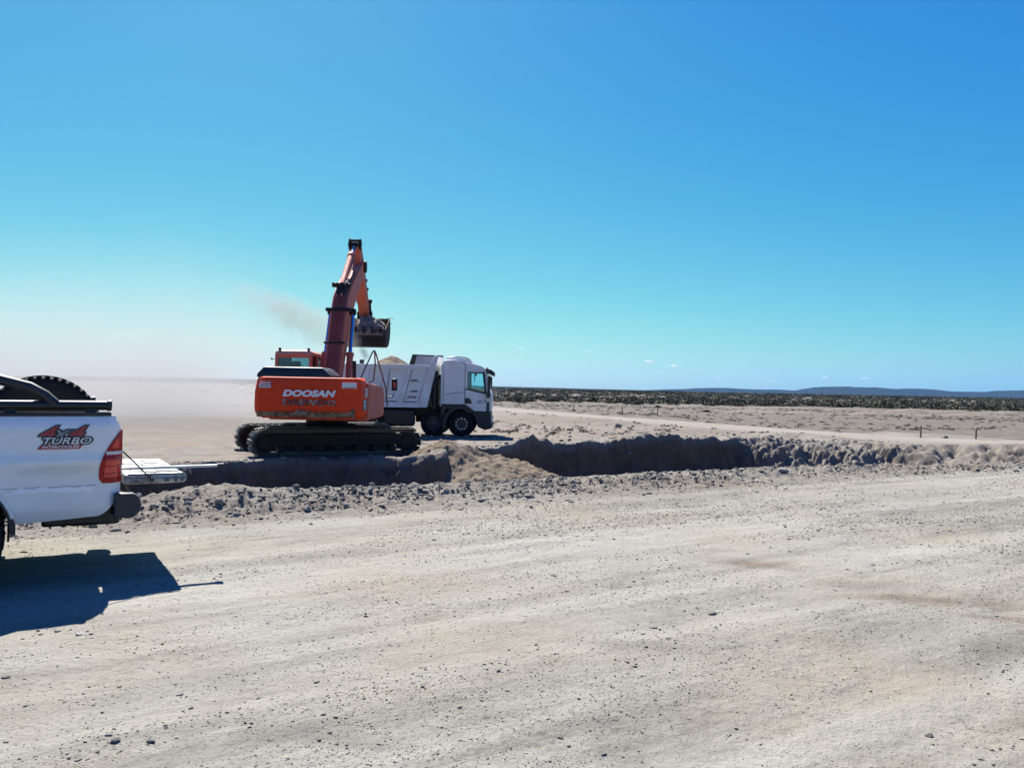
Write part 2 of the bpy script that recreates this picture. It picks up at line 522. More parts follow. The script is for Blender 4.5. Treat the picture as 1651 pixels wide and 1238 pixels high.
M_WOOD = paint('weathered_wood', (0.16, 0.115, 0.085), 0.9, amount=0.3, scale=6, dirt=(0.22, 0.18, 0.14))
M_ALU = paint('dull_aluminium', (0.50, 0.50, 0.50), 0.4, metal=0.5, amount=0.2, scale=5)
M_TAILGATE = paint('scratched_white_paint', (0.40, 0.41, 0.42), 0.5, amount=0.55, scale=5, dirt=(0.17, 0.165, 0.155), edge=0.05)
M_HILL = paint('scrubby_hill', (0.020, 0.024, 0.020), 1.0, amount=0.3, scale=0.004, dirt=(0.032, 0.032, 0.027), spec=0.0)
M_GLASS = glass_mat('clear_glass')
M_CABGLASS = glass_mat('truck_glass', (0.72, 0.94, 0.96))
M_DARKGLASS = glass_mat('tinted_glass', (0.45, 0.6, 0.62))


def leaf_mat(name, c1, c2):
    m, nt, N, L, b = nodes_of(name)
    oi = N.new('ShaderNodeObjectInfo').outputs['Random']
    geo = N.new('ShaderNodeNewGeometry')
    n = noise(nt, geo.outputs['Position'], 0.9, 3, 0.6)
    f = math_(nt, 'ADD', math_(nt, 'MULTIPLY', oi, 0.3), math_(nt, 'MULTIPLY', n, 0.75))
    L.new(ramp(nt, f, [(0.3, c1), (0.75, c2)]), b.inputs['Base Color'])
    b.inputs['Roughness'].default_value = 0.8
    b.inputs['Specular IOR Level'].default_value = 0.2
    return m


M_LEAF = leaf_mat('scrub_leaves', (0.026, 0.033, 0.021), (0.075, 0.072, 0.046))
M_DRYLEAF = leaf_mat('dry_tuft', (0.045, 0.036, 0.028), (0.095, 0.08, 0.06))

# ------------------------------------------------------------------ the lie of the land
CU, SU = math.cos(R(31.8)), math.sin(R(31.8))


def to_un(X, Y):
    return CU * X + SU * Y, -SU * X + CU * Y


def to_xy(u, n):
    return CU * u - SU * n, SU * u + CU * n


PIT = np.array([(-14, 11.35), (-4, 11.3), (2.0, 11.5), (6, 11.25), (9, 11.4), (13, 11.3), (16, 10.4), (19, 9.75), (24, 9.75), (29, 10.6),
                (29.6, 13.2), (29.2, 15.2), (28.7, 16.8), (27.5, 18.4), (26.0, 19.9), (23.6, 21.3), (21.8, 20.75), (18, 20.4), (13.4, 20.1),
                (10.2, 20.0), (9.75, 18.9), (9.2, 18.2), (8.3, 18.2), (7.5, 18.9), (6, 19.75), (3, 19.7), (-14, 19.6)])


def pit_distance(u, n):
    d = np.full(np.shape(u), 1e9)
    inside = np.zeros(np.shape(u), bool)
    k = len(PIT)
    for i in range(k):
        a, b = PIT[i], PIT[(i + 1) % k]
        e = b - a
        wx, wy = u - a[0], n - a[1]
        t = np.clip((wx * e[0] + wy * e[1]) / (e @ e), 0, 1)
        d = np.minimum(d, (wx - e[0] * t) ** 2 + (wy - e[1] * t) ** 2)
        if a[1] != b[1]:
            c = ((a[1] > n) != (b[1] > n)) & (u < (b[0] - a[0]) * (n - a[1]) / (b[1] - a[1]) + a[0])
            inside ^= c
    d = np.sqrt(d)
    return np.where(inside, d, -d)


TRACK = [(-30, 128), (-12, 94), (-1.4, 73.5), (4.2, 59), (8.9, 49.8), (14.3, 38.8), (20.6, 31.6), (30, 24), (44, 15)]
TRACK_P = np.array(TRACK, float)


def track_distance(X, Y):
    d = np.full(np.shape(X), 1e9)
    for i in range(len(TRACK_P) - 1):
        a, b = TRACK_P[i], TRACK_P[i + 1]
        e = b - a
        t = np.clip(((X - a[0]) * e[0] + (Y - a[1]) * e[1]) / (e @ e), 0, 1)
        d = np.minimum(d, (X - a[0] - e[0] * t) ** 2 + (Y - a[1] - e[1] * t) ** 2)
    return np.sqrt(d)


def lip_height(u):
    """height of the spoil thrown up along the far lip"""
    xs = [-14, 4, 7.3, 8.2, 9.3, 9.8, 10.6, 11.4, 12.2, 12.9, 13.5, 14.2, 15.0, 16.0, 17.5, 19.0, 20.5, 22, 23.5, 26, 30]
    hs = [.02, .04, .10, .24, .36, .44, .34, .26, .32, .50, .60, .36, .46, .40, .44, .40, .34, .30, .24, .16, .06]
    return np.interp(u, xs, hs)


def terrain(X, Y, want_cut=False):
    X = np.asarray(X, float); Y = np.asarray(Y, float)
    u, n = to_un(X, Y)
    rr = np.hypot(X, Y)
    base = -0.35 * sstep(11.5, 19, n)
    td = track_distance(X, Y)
    rough = (1 - 0.9 * sstep(3.2, 1.8, td)) * sstep(12, 20, n)
    # road: shallow ruts along it and a little washboard
    road = 1 - sstep(8.4, 9.6, n)
    z = base + road * (0.022 * perlin(u * 0.13, n * 0.95, 3) + 0.012 * fbm(u * 0.5, n * 2.2, 5, 3)
                       + 0.006 * fbm(u * 3.1, n * 3.6, 8, 3))
    # rubble strip and low bank between road and pit
    h = 0.015 + 0.03 * perlin(u * 0.45, n * 0.2, 11) + 0.05 * sstep(9, 5, u) * sstep(-2, 1, u)
    h = h * (1 - 0.75 * np.exp(-((u - 0.9) / 0.35) ** 2))            # a gap by the tailgate
    c = 10.55 - 0.95 * sstep(13, 19, u)
    bank = np.exp(-((n - c) / 0.62) ** 2)
    z = z + bank * h
    rub = np.exp(-((n - (c - 0.25)) / 0.95) ** 4)
    lump = np.abs(fbm(u * 2.6, n * 2.6, 21, 4, 0.6))
    z = z + rub * (0.085 * lump + 0.055 * np.abs(perlin(u * 6.5, n * 6.5, 25)) + 0.02 * np.abs(perlin(u * 13., n * 13., 27)) - 0.03)
    z = z + 0.15 * np.exp(-((u - 2.2) / 0.75) ** 2 - ((n - 11.0) / 0.5) ** 2)
    # plain
    far = sstep(14, 24, n)
    z = z + rough * far * (0.07 * fbm(X * 0.16, Y * 0.16, 31, 4) + 0.03 * fbm(X * 0.9, Y * 0.9, 35, 3))
    z = z + rough * far * 0.16 * np.exp(-((td - 4.2) / 1.3) ** 2) * (0.5 + perlin(X * .2, Y * .2, 40))
    z = z - 0.05 * sstep(2.6, 1.9, td)
    z = z + 0.35 * sstep(300, 2500, rr) * fbm(X * 0.004, Y * 0.004, 44, 3)
    # lip and pit
    d = pit_distance(u, n)
    end = sstep(22.6, 24.2, u)
    near = sstep(14.5, 12.5, n)
    d = d + 0.16 * fbm(u * 0.8, n * 0.8, 51, 3) + (0.07 + 0.16 * end) * fbm(u * 2.4, n * 2.4, 55, 3, 0.6)
    al, ac_ = u * 0.45 - n * 0.89, u * .89 + n * .45                  # along and across the collapsed end bank
    d = d + end * (0.95 * (0.3 - np.abs(perlin(al * 0.85 + ac_ * .35, ac_ * 0.5, 59))) + 0.50 * (0.25 - np.abs(perlin(al * 2.3 + ac_ * .9, ac_ * 0.9, 58)))
                   - 0.22 * np.abs(perlin(al * 5.5, ac_ * 2.5, 57)))
    farlip = 1 - near
    s = -d
    jag = 0.72 + 0.42 * fbm(u * 0.8, n * .5, 61, 5, .62)
    ridge = farlip * lip_height(u) * np.exp(-(np.clip(s - 0.12, -1, 9) / 0.55) ** 2) * jag
    ridge = np.where(d > 0.0, farlip * lip_height(u) * 0.93 * jag, ridge)
    top = z + ridge
    floor = -1.28 + 0.5 * sstep(25, 30, u) + 0.06 * fbm(u * 0.9, n * 0.9, 63, 3)
    w = 0.34 + 1.85 * end * (1 - .55 * sstep(27.2, 28.8, u)) + 0.5 * near + 0.16 * perlin(u * 0.9, n * 0.9, 65)
    t = np.clip(d / w, 0, 1)
    t = t * (1 - 0.25 * (1 - t))
    z = top * (1 - t) + floor * t
    z = z + np.where(d > 0, np.sin(np.pi * t) * (0.11 + .08 * end) * fbm(u * 3.2, n * 3.2, 69, 3), 0)
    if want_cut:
        return z, np.clip((top - z - .06) / 0.2, 0, 1) * (1 - 0.9 * end) * sstep(11.4, 12.0, n)  # mask of the wall's painted shade, mostly taken off the sunlit end
    return z


def spoil_height(u, n):
    du = u - 9.75
    su = np.where(du > 0, 0.64, 1.35)
    ridge = 19.35 - 0.22 * np.clip(du, 0, 5)
    r = np.sqrt((du * su) ** 2 + ((n - ridge) * np.where(n < ridge, 0.95, 0.9)) ** 2)
    return 0.15 - 0.50 * r + 0.12 * fbm(u * .8, n * .8, 81, 3, .5) + 0.05 * fbm(u * 4, n * 4, 85, 4, .65) - .05 * np.abs(perlin(u * 2.3 + n, n * 1.2, 88))


def grid_sheet(name, us, ns, mat, hole=None, zfun=None, drop=None):
    U, Nn = np.meshgrid(us, ns)
    X, Y = to_xy(U, Nn)
    Z = (zfun or terrain)(X, Y)
    if drop is not None: Z = Z + drop(U, Nn)
    a, b = U.shape
    V = np.stack([X.ravel(), Y.ravel(), Z.ravel()], 1)
    idx = np.arange(a * b).reshape(a, b)
    F = np.stack([idx[:-1, :-1], idx[:-1, 1:], idx[1:, 1:], idx[1:, :-1]], -1).reshape(-1, 4)
    if hole is not None:
        cu = 0.25 * (U[:-1, :-1] + U[:-1, 1:] + U[1:, 1:] + U[1:, :-1])
        cn = 0.25 * (Nn[:-1, :-1] + Nn[:-1, 1:] + Nn[1:, 1:] + Nn[1:, :-1])
        F = F[~hole(cu, cn).ravel()]
    return raw_mesh(name, V, F, mat)


def graded(a, b, first, grow):
    out, st = [a], first
    while out[-1] + st < b:
        out.append(out[-1] + st); st *= grow
    return np.array(out + [b])


# pit and its banks
pu = np.concatenate([np.arange(-12, -1, 0.25), np.arange(-1, 30.6, 0.062), np.arange(30.7, 38.01, 0.3)])
pn = np.concatenate([np.arange(8.9, 12.2, 0.045), np.arange(12.2, 17.2, 0.14), np.arange(17.2, 22.6, 0.042), np.arange(22.65, 24.6, 0.1)])
pn[-1] = 24.6
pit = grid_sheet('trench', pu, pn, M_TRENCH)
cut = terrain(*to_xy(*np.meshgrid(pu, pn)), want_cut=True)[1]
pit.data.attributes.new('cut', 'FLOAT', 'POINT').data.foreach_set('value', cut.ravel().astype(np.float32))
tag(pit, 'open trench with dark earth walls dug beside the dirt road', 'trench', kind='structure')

# road, a hand below the bank's edge where they lap
ru = np.concatenate([-graded(3, 60, 0.1, 1.15)[::-1], np.arange(-2.96, 15, 0.04), graded(15.04, 260, 0.05, 1.03)])
rn = np.concatenate([-graded(0.0, 14, 0.25, 1.2)[::-1], np.arange(0.15, 1.2, 0.15), np.arange(1.2, 8.98, 0.04), [9.0, 9.12]])
road = grid_sheet('dirt_road', ru, rn, M_ROAD, drop=lambda u, n: np.where(n > 9.05, -0.05, 0.0))
tag(road, 'pale graded dirt road with faint ruts and grit in the foreground', 'road', kind='structure')

# the plain out to the horizon
def far_axis(lo, hi, lo_step, hi_step, grow, end, step):
    return np.concatenate([-graded(-lo, end, lo_step, grow)[::-1], np.arange(lo + step, hi, step), graded(hi, end, hi_step, grow)])
gu = far_axis(-12.0, 38.0, 0.5, 0.3, 1.06, 14000, 0.3)
gn = np.concatenate([-graded(14.0, 14000, 4, 1.5)[::-1], np.arange(-13, 24.3, 1.4), graded(24.5, 14000, 0.14, 1.035)])
def in_hole(u, n):
    a = (u > -11.9) & (u < 37.9) & (n > 8.9) & (n < 24.5)
    b = (u > -58) & (u < 255) & (n > -13.5) & (n < 9.05)
    return a | b
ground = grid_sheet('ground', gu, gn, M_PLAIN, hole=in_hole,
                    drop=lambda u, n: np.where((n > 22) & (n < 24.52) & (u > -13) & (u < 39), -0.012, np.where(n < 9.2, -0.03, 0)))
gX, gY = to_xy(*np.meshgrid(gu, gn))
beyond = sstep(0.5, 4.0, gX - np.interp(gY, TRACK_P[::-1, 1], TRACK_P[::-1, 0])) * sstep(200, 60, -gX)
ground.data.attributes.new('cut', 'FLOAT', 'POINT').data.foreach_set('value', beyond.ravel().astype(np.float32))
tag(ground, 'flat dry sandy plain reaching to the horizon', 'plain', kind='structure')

# spoil slope inside the trench
sx = np.linspace(8.4, 15.6, 180); sy = np.linspace(15.2, 21.4, 155)
U, Nn = np.meshgrid(sx, sy)
SZ = spoil_height(U, Nn); TZ = terrain(*to_xy(U, Nn))
X, Y = to_xy(U, Nn)
SZ = np.maximum(SZ, TZ - 0.06)
idx = np.arange(U.size).reshape(U.shape)
F = np.stack([idx[:-1, :-1], idx[:-1, 1:], idx[1:, 1:], idx[1:, :-1]], -1).reshape(-1, 4)
up = SZ > TZ - 0.05
keep = (up[:-1, :-1] | up[1:, 1:] | up[:-1, 1:] | up[1:, :-1]).ravel()
spoil = raw_mesh('earth_heap', np.stack([X.ravel(), Y.ravel(), SZ.ravel()], 1), F[keep], M_SPOIL)
tag(spoil, 'orange brown heap of loose earth sloping down into the trench', 'earth heap', kind='thing')

# light dirt track crossing the plain
def smooth_path(P, step):
    pts = []
    for i in range(len(P) - 1):
        p0, p1, p2, p3 = P[max(i - 1, 0)], P[i], P[i + 1], P[min(i + 2, len(P) - 1)]
        m = max(2, int(np.hypot(*(p2 - p1)) / step))
        for t in np.arange(m) / m:
            pts.append(0.5 * ((2 * p1) + (p2 - p0) * t + (2 * p0 - 5 * p1 + 4 * p2 - p3) * t * t + (3 * p1 - p0 - 3 * p2 + p3) * t ** 3))
    return np.array(pts)
tp = smooth_path(TRACK_P, 0.6)
tt = np.gradient(tp, axis=0); tt /= np.linalg.norm(tt, axis=1)[:, None]
nrm = np.stack([-tt[:, 1], tt[:, 0]], 1)
offs = np.linspace(-2.0, 2.0, 15)
wob = 0.35 * perlin(np.arange(len(tp)) * 0.13, np.zeros(len(tp)), 91)
P = tp[:, None, :] + nrm[:, None, :] * (offs[None, :, None] * (1 + wob[:, None, None] * 0.4))
TX, TY = P[..., 0], P[..., 1]
cen = terrain(tp[:, 0], tp[:, 1])
zz = cen[:, None] + 0.085 + 0.02 * np.cos(offs * 3.0)[None, :] + 0.02 * fbm(TX, TY, 93, 2) - 0.16 * (np.abs(offs)[None, :] > 1.9)
idx = np.arange(zz.size).reshape(zz.shape)
F = np.stack([idx[:-1, :-1], idx[:-1, 1:], idx[1:, 1:], idx[1:, :-1]], -1).reshape(-1, 4)
trk = raw_mesh('dirt_track', np.stack([TX.ravel(), TY.ravel(), zz.ravel()], 1), F, M_TRACK)
tag(trk, 'pale wheel track curving across the plain behind the trench', 'track', kind='structure')


# far hills
def ridge_mesh(name, pts, Y, depth, label, seed):
    """pts: (px, py) skyline; a long rounded ridge with its own slopes"""
    xs, zs = [], []
    for px, py in pts:
        p = at(px, py, Y); xs.append(p.x); zs.append(p.z)
    gx = np.linspace(xs[0], xs[-1], 420)
    top = np.interp(gx, xs, zs)
    k = np.hanning(17); k /= k.sum()
    top = np.convolve(np.pad(top, 8, mode='edge'), k, 'valid')
    gy = np.linspace(-1, 1, 25)
    GX, GY = np.meshgrid(gx, gy)
    prof = np.cos(GY * math.pi / 2) ** 1.4
    Z = -4 + (top[None, :] + 4) * prof * (1 + 0.10 * fbm(GX / (depth * .22), GY * 2.2, seed, 4) * (np.abs(GY) > 0.08))
    idx = np.arange(GX.size).reshape(GX.shape)
    F = np.stack([idx[:-1, :-1], idx[:-1, 1:], idx[1:, 1:], idx[1:, :-1]], -1).reshape(-1, 4)
    o = raw_mesh(name, np.stack([GX.ravel(), (Y + GY * depth).ravel(), Z.ravel()], 1), F, M_HILL)
    tag(o, label, 'hills', kind='structure')


ridge_mesh('hills', [(980, 631), (1050, 629), (1080, 627.5), (1110, 627), (1150, 625), (1180, 626), (1215, 628), (1260, 628), (1290, 630.5),
                     (1320, 624), (1350, 623), (1395, 624.5), (1420, 625.5), (1440, 628), (1465, 626.5), (1495, 627), (1525, 631),
                     (1590, 632), (1620, 630), (1651, 629.5), (1720, 628), (1800, 631), (1950, 630), (2150, 640)],
           8200, 900, 'low blue range of hills along the right horizon', 5)
ridge_mesh('low_rise', [(-900, 596), (-300, 600), (0, 606.5), (200, 607.5), (380, 611), (560, 615.5), (700, 619.5), (800, 623), (860, 624.5), (950, 627),
                        (1080, 630), (1160, 634)],
           2600, 500, 'long gentle rise covered in scrub on the left horizon', 9)

# ------------------------------------------------------------------ haze (the sky and the clouds stay outside it)
hz = MB(); hz.box((0, 4000, 138.5), (25000, 16000, 285))
haze = hz.build('haze', [], None)
mh = bpy.data.materials.new('haze'); mh.use_nodes = True
for nd in list(mh.node_tree.nodes):
    if nd.type == 'BSDF_PRINCIPLED': mh.node_tree.nodes.remove(nd)
pv = mh.node_tree.nodes.new('ShaderNodeVolumePrincipled')
pv.inputs['Color'].default_value = (0.16, 0.46, 1.0, 1)
pv.inputs['Density'].default_value = 2.1e-5
pv.inputs['Anisotropy'].default_value = 0.2
mh.node_tree.links.new(pv.outputs[0], mh.node_tree.nodes['Material Output'].inputs['Volume'])
haze.data.materials.append(mh)
tag(haze, 'thin pale air over the whole plain', 'haze', kind='stuff')

# ------------------------------------------------------------------ excavator
EX = Vector((-5.11, 22.3, -0.35))
excavator = empty('excavator', EX)
tag(excavator, 'dusty orange tracked excavator with raised boom beside the trench', 'excavator')
YAW = R(1.8)
MU = Matrix.Rotation(YAW, 4, 'Z')                                  # upper works
ROTT = R(27)
MT = Matrix.Translation((-0.10, 0.25, 0)) @ Matrix.Rotation(ROTT, 4, 'Z')   # tracks stand along the trench


def lz(px, py, y):
    """height over the excavator's ground of a sight line where it is y metres in front of the slew centre"""
    return at(px, py, EX.y + y).z - EX.z


# counterweight: a thick slab with rounded corners, drawn in at top and bottom
def slab_ring(hx, y0, y1, r, z, ix=0.0):
    pts = []
    hx -= ix; y0 += ix
    for cx_, cy_, a0 in ((hx - r, y0 + r, -90), (hx - .03, y1 - .03, 0), (-hx + .03, y1 - .03, 90), (-hx + r, y0 + r, 180)):
        rr = r if cy_ < y1 - .1 else .03
        for k in range(6):
            a = R(a0 + 18 * k)
            x, y = cx_ + rr * math.cos(a), cy_ + rr * math.sin(a)
            if cy_ < y1 - .1: y += 0.05 * (abs(x) / hx) ** 2
            pts.append((x, y, z))
    return pts
m = MB(MU)
m.loft([slab_ring(1.34, -2.76, -1.75, .22, z, i) for z, i in
        ((1.06, .15), (1.10, .07), (1.20, .012), (1.32, .0), (1.70, .005), (1.98, .045), (2.05, .07), (2.075, .10))])
cw = m.build('counterweight', M_ORANGE, excavator)
# scraped and muddy lower edge
m = MB(MU)
N_ = 90
for side in (0,):
    rows = [[], [], [], []]
    for k in range(N_ + 1):
        x = -1.24 + 2.42 * k / N_
        h = -.005 + 0.07 * float(perlin(x * 3.2, 2.0, 3)) + 0.05 * float(perlin(x * 11, 5.0, 4)) + .09 * math.exp(-((x + .05) / .16) ** 2) * (.5 + .5 * math.sin(x * 40)) + .12 * math.exp(-((x - 1.12) / .07) ** 2)
        yb = -2.752 + 0.05 * (abs(x) / 1.34) ** 2
        rows[0].append((x, yb + .085, 1.085)); rows[1].append((x, yb + .012, 1.165))
        rows[2].append((x, yb - .006, 1.215)); rows[3].append((x, yb - .009, 1.215 + max(.002, h)))
    m.sheet(rows)
m.build('scraped_edge', M_SCUFF, cw)
for nm, body, z, sz, mt, sh, sx_, bold in (('lettering', 'DOOSAN', 1.672, .205, M_LETTER, .24, 1.42, .012),
                                           ('lettering', 'DAEWOO', 1.445, .20, M_GHOST, 0.0, 1.42, .010)):
    v, f = text_geo(body, sz, sh, bold, sx_, .004)
    m = MB(MU @ Matrix.Translation((0.035 if z > 1.5 else 0.06, -2.768, z)) @ TO_BACK)
    m.add(v, f); m.build(nm, mt, cw, smooth=20)
# stickers at the upper corners
m = MB(MU); m.box((1.03, -2.752, 1.89), (.36, .012, .145)); st = m.build('sticker', M_STICKER, cw, .02, 2)
m = MB(MU)
for k in range(14):
    m.box((.90 + k * .021, -2.7595, 1.838), (.013, .002, .022))
m.build('print', M_DECALDARK, st)
m = MB(MU); m.box((-1.03, -2.7365, 1.845), (.29, .012, .085)); st = m.build('sticker', M_STICKER, cw, .004, 1)
m = MB(MU)
for k in range(15):
    m.box((-1.155 + k * .0178, -2.744, 1.845 + .002 * (k % 3)), (.011, .002, .03))
m.build('print', M_DECALDARK, st)
m = MB(MU)
for k in range(9):
    m.box((-1.03 + (k - 3) * .026, -2.732, 1.93), (.016, .008, .045))
m.box((-1.135, -2.732, 1.945), (.018, .008, .085)); m.box((-1.135, -2.732, 1.915), (.05, .008, .015))
m.build('sticker', M_STICKER, cw)

# engine house behind the counterweight, right and left side boxes
m = MB(MU)
m.prism([(-1.8, 1.02), (1.15, 1.02), (1.28, 1.12), (1.28, 1.66), (1.0, 1.86), (-1.8, 1.97)], 'x', .62, 1.37)
right_side = m.build('side_box', M_FADED, excavator, .035, 3)
m = MB(MU); m.box((1.373, -1.10, 1.52), (.012, .9, .60)); m.box((1.373, .1, 1.50), (.012, 1.2, .52))
m.build('door_panel', M_FADED, right_side, .006, 1)
m = MB(MU)
m.prism([(-1.8, 1.02), (-.05, 1.02), (-.05, 1.98), (-1.8, 1.98)], 'x', -1.36, -.4)
m.build('side_box', M_FADED, excavator, .03, 2)
m = MB(MU); m.box((.1, -.55, 1.45), (1.05, 2.5, .86)); m.box((0.0, .1, 1.05), (2.5, 3.2, .16))
m.build('deck', M_FADED, excavator, .02, 1)
# model badge and old sticker on the right flank of the counterweight
m = MB(MU); m.box((1.344, -2.22, 1.40), (.012, .62, .27)); bd = m.build('badge', M_DECALDARK, cw, .01, 1)
v, f = text_geo('225', .20, .15, .006, 1.0, .003)
TO_RIGHT = Matrix(((0, 0, 1, 0), (1, 0, 0, 0), (0, 1, 0, 0), (0, 0, 0, 1)))
m = MB(MU @ Matrix.Translation((1.352, -2.36, 1.44)) @ TO_RIGHT); m.add(v, f)
v, f = text_geo('LC-V', .085, .1, .002, 1.0, .003)
m.M = MU @ Matrix.Translation((1.352, -2.30, 1.325)) @ TO_RIGHT; m.add(v, f); m.build('lettering', M_LETTER, bd)
m = MB(MU); m.box((1.348, -2.10, 1.70), (.008, .42, .22)); m.build('sticker', paint('peeling_sticker', (.62, .60, .58), .6, amount=.5, scale=9, dirt=(.38, .1, .07)), cw, .01, 1)

# black engine hood on top
m = MB(MU)
m.loft([[(-1.30, -2.50, 2.06), (.52, -2.50, 2.06), (.52, -1.25, 2.06), (-1.30, -1.25, 2.06)],
        [(-1.30, -2.50, 2.14), (.52, -2.50, 2.14), (.52, -1.25, 2.14), (-1.30, -1.25, 2.14)],
        [(-1.16, -2.40, 2.325), (.30, -2.40, 2.325), (.30, -1.32, 2.325), (-1.16, -1.32, 2.325)]])
hood = m.build('engine_hood', M_BLACKPAINT, excavator, .02, 2)
m = MB(MU)
for k in range(5): m.bar((.535 - k * .035, -2.3, 2.175 + k * .028), (.535 - k * .035, -1.5, 2.175 + k * .028), .014, .014)
m.build_each('vent_slat', M_ALU, hood)
m = MB(MU)
for x in (-.92, -.85, -.78, .02, .09, .16): m.box((x, -2.535, 2.088), (.04, .05, .03))
m.build_each('hinge', M_RUST, hood, bevel=.004, seg=1)
m = MB(MU); m.cyl((.85, -1.0, 1.9), (.85, -1.0, 2.55), .055, .05, 14); m.cyl((.85, -1.0, 1.9), (.85, -1.0, 2.02), .10, .10, 14)
m.build('exhaust_pipe', M_STEEL, excavator)
m = MB(MU); m.cyl((.72, .2, 1.85), (.72, .2, 2.08), .09, n=14); m.build('filler_cap', M_STEEL, excavator)
m = MB(MU); m.box((1.02, -1.1, 2.02), (.22, .22, .16)); m.build('air_cleaner', M_RUST, excavator, .03, 2)

# operator's cab
cx0, cx1, cyA, cyB, cz0, cz1 = -1.53, -.50, .02, 1.75, 1.05, 2.80
m = MB(MU)
m.prism([(cyA, cz0), (cyB, cz0), (cyB, 1.62), (cyA, 1.62)], 'x', cx0, cx1)                 # lower body
for x in (cx0, cx1 - .09):
    m.bar((x + .045, cyA + .05, 1.6), (x + .045, cyA + .05, 2.74), .09, .10, (0, 1, 0))     # rear posts
    m.bar((x + .045, cyB - .05, 1.6), (x + .045, cyB - .22, 2.74), .08, .09, (0, 1, 0))     # front posts
    m.bar((x + .045, cyA + .86, 1.6), (x + .045, cyA + .84, 2.74), .06, .08, (0, 1, 0))
m.box(((cx0 + cx1) / 2, cyA + .04, 2.70), (1.0, .07, .12)); m.box(((cx0 + cx1) / 2, cyA + .04, 1.80), (1.0, .07, .40))
cabf = m.build('cab_frame', M_FADED, excavator, .018, 2)
m = MB(MU)
def roof_ring(z, i):
    return [(cx0 + i, cyA + i, z), (cx1 - i, cyA + i, z), (cx1 - i, cyB - .12 - i, z - .02), (cx0 + i, cyB - .12 - i, z - .02)]
m.loft([roof_ring(2.72, 0.0), roof_ring(2.79, .0), roof_ring(2.845, .05), roof_ring(2.86, .12)])
m.build('roof', paint('sunbleached_paint', (.48, .15, .10), .5, amount=.4, scale=4, dirt=(.4, .33, .28)), cabf, .025, 3)
for nm, c, d in (('window_pane', ((cx0 + cx1) / 2, cyA + .05, 2.33), (.84, .012, .66)), ('window_pane', (cx1 - .045, cyA + .46, 2.18), (.012, .68, 1.05)),
                 ('window_pane', (cx1 - .045, cyA + 1.22, 2.18), (.012, .6, 1.05)), ('window_pane', (cx0 + .045, cyA + .46, 2.18), (.012, .68, 1.05)),
                 ('window_pane', (cx0 + .045, cyA + 1.22, 2.18), (.012, .6, 1.05))):
    m = MB(MU); m.box(c, d); m.build(nm, M_DARKGLASS, cabf)
m = MB(MU); m.bar(((cx0 + cx1) / 2, cyB - .05, 1.62), ((cx0 + cx1) / 2, cyB - .21, 2.72), .84, .012, (0, 0, 1)); m.build('windscreen', M_GLASS, cabf)
m = MB(MU)
m.box((-1.0, .52, 1.78), (.50, .50, .14)); m.box((-1.0, .30, 2.10), (.46, .12, .62)); m.box((-1.0, .28, 2.47), (.28, .10, .16))
m.build('seat', M_GREYPLASTIC, cabf, .05, 3)
m = MB(MU)
for x in (-1.42, -.62):
    m.box((x, cyA + .1, 2.885), (.07, .06, .065))
m.build_each('work_lamp', M_PLASTIC, cabf, bevel=.006, seg=1); m = MB(MU)
m.bar((cx0 + .02, cyA + .1, 2.58), (cx0 - .10, cyA + .05, 2.60), .015, .015); m.box((cx0 - .10, cyA + .05, 2.60), (.03, .03, .06))
m.build('cab_mirror', M_PLASTIC, cabf)

# boom: one bent box girder in the y-z plane
def girder(path, up):
    """path: (y, z, thickness across the bend); returns upper and lower edge"""
    top, bot = [], []
    for i, (y, z, t) in enumerate(path):
        a = path[max(i - 1, 0)]; b = path[min(i + 1, len(path) - 1)]
        d = Vector((b[0] - a[0], b[1] - a[1])).normalized()
        nn = Vector((-d.y, d.x)) * up
        top.append((y + nn.x * t / 2, z + nn.y * t / 2)); bot.append((y - nn.x * t / 2, z - nn.y * t / 2))
    return top, bot

foot = (.25, 1.80)
mid = (1.70, lz(548, 503, 1.7))
tip = (4.35, lz(582, 430, 4.35))
aend = (3.85, lz(574, 397, 3.85))
pin = (6.15, lz(602, 507, 6.15))
bp = [(foot[0], foot[1], .42), (.8, foot[1] + (mid[1] - foot[1]) * .40, .60), (1.40, mid[1] - .38, .78), (1.78, mid[1] + .16, .84), (2.2, mid[1] + .50, .80),
      (3.3, mid[1] + .50 + (tip[1] - mid[1] - .5) * .52, .60), (tip[0], tip[1], .40)]
top, bot = girder(bp, 1)
m = MB(MU); m.prism(top + bot[::-1], 'x', -.235, .235)
boom = m.build('boom', M_FADED, excavator, .02, 2)
m = MB(MU)
for (y, z, r, w) in ((foot[0], foot[1], .20, .34), (tip[0], tip[1], .19, .30)): m.cyl((-w, y, z), (w, y, z), r, n=20)
m.cyl((-.42, mid[0], mid[1]), (.42, mid[0], mid[1]), .085, n=14)
m.build_each('pivot_pin', M_STEEL, boom)
# pipes along the boom's upper face, held by cross clamps
def on_top(f, lift):
    k = f * (len(top) - 1); i = min(int(k), len(top) - 2); t = k - i
    y = top[i][0] * (1 - t) + top[i + 1][0] * t; z = top[i][1] * (1 - t) + top[i + 1][1] * t
    d = Vector((top[i + 1][0] - top[i][0], top[i + 1][1] - top[i][1])).normalized()
    return y - d.y * lift, z + d.x * lift
pipes = MB(MU)
for x, lift, f1 in ((-.16, .05, .62), (-.09, .05, .60), (-.02, .05, .55), (.06, .05, .55), (.125, .05, .80), (.18, .05, .84)):
    pipes.tube([(x * (1 - .0 * f),) + on_top(f, lift) for f in np.linspace(.04, f1, 14)], .024, 8)
pipes.build_each('hydraulic_pipe', M_RUST, boom)
m = MB(MU)
for f, w, h in ((.20, .60, .05), (.375, .74, .10), (.66, .40, .04)):
    y, z = on_top(f, .06); y2, z2 = on_top(f + .02, .06)
    m.bar((-w / 2, y, z), (w / 2, y, z), .06, h, (0, y2 - y, z2 - z))
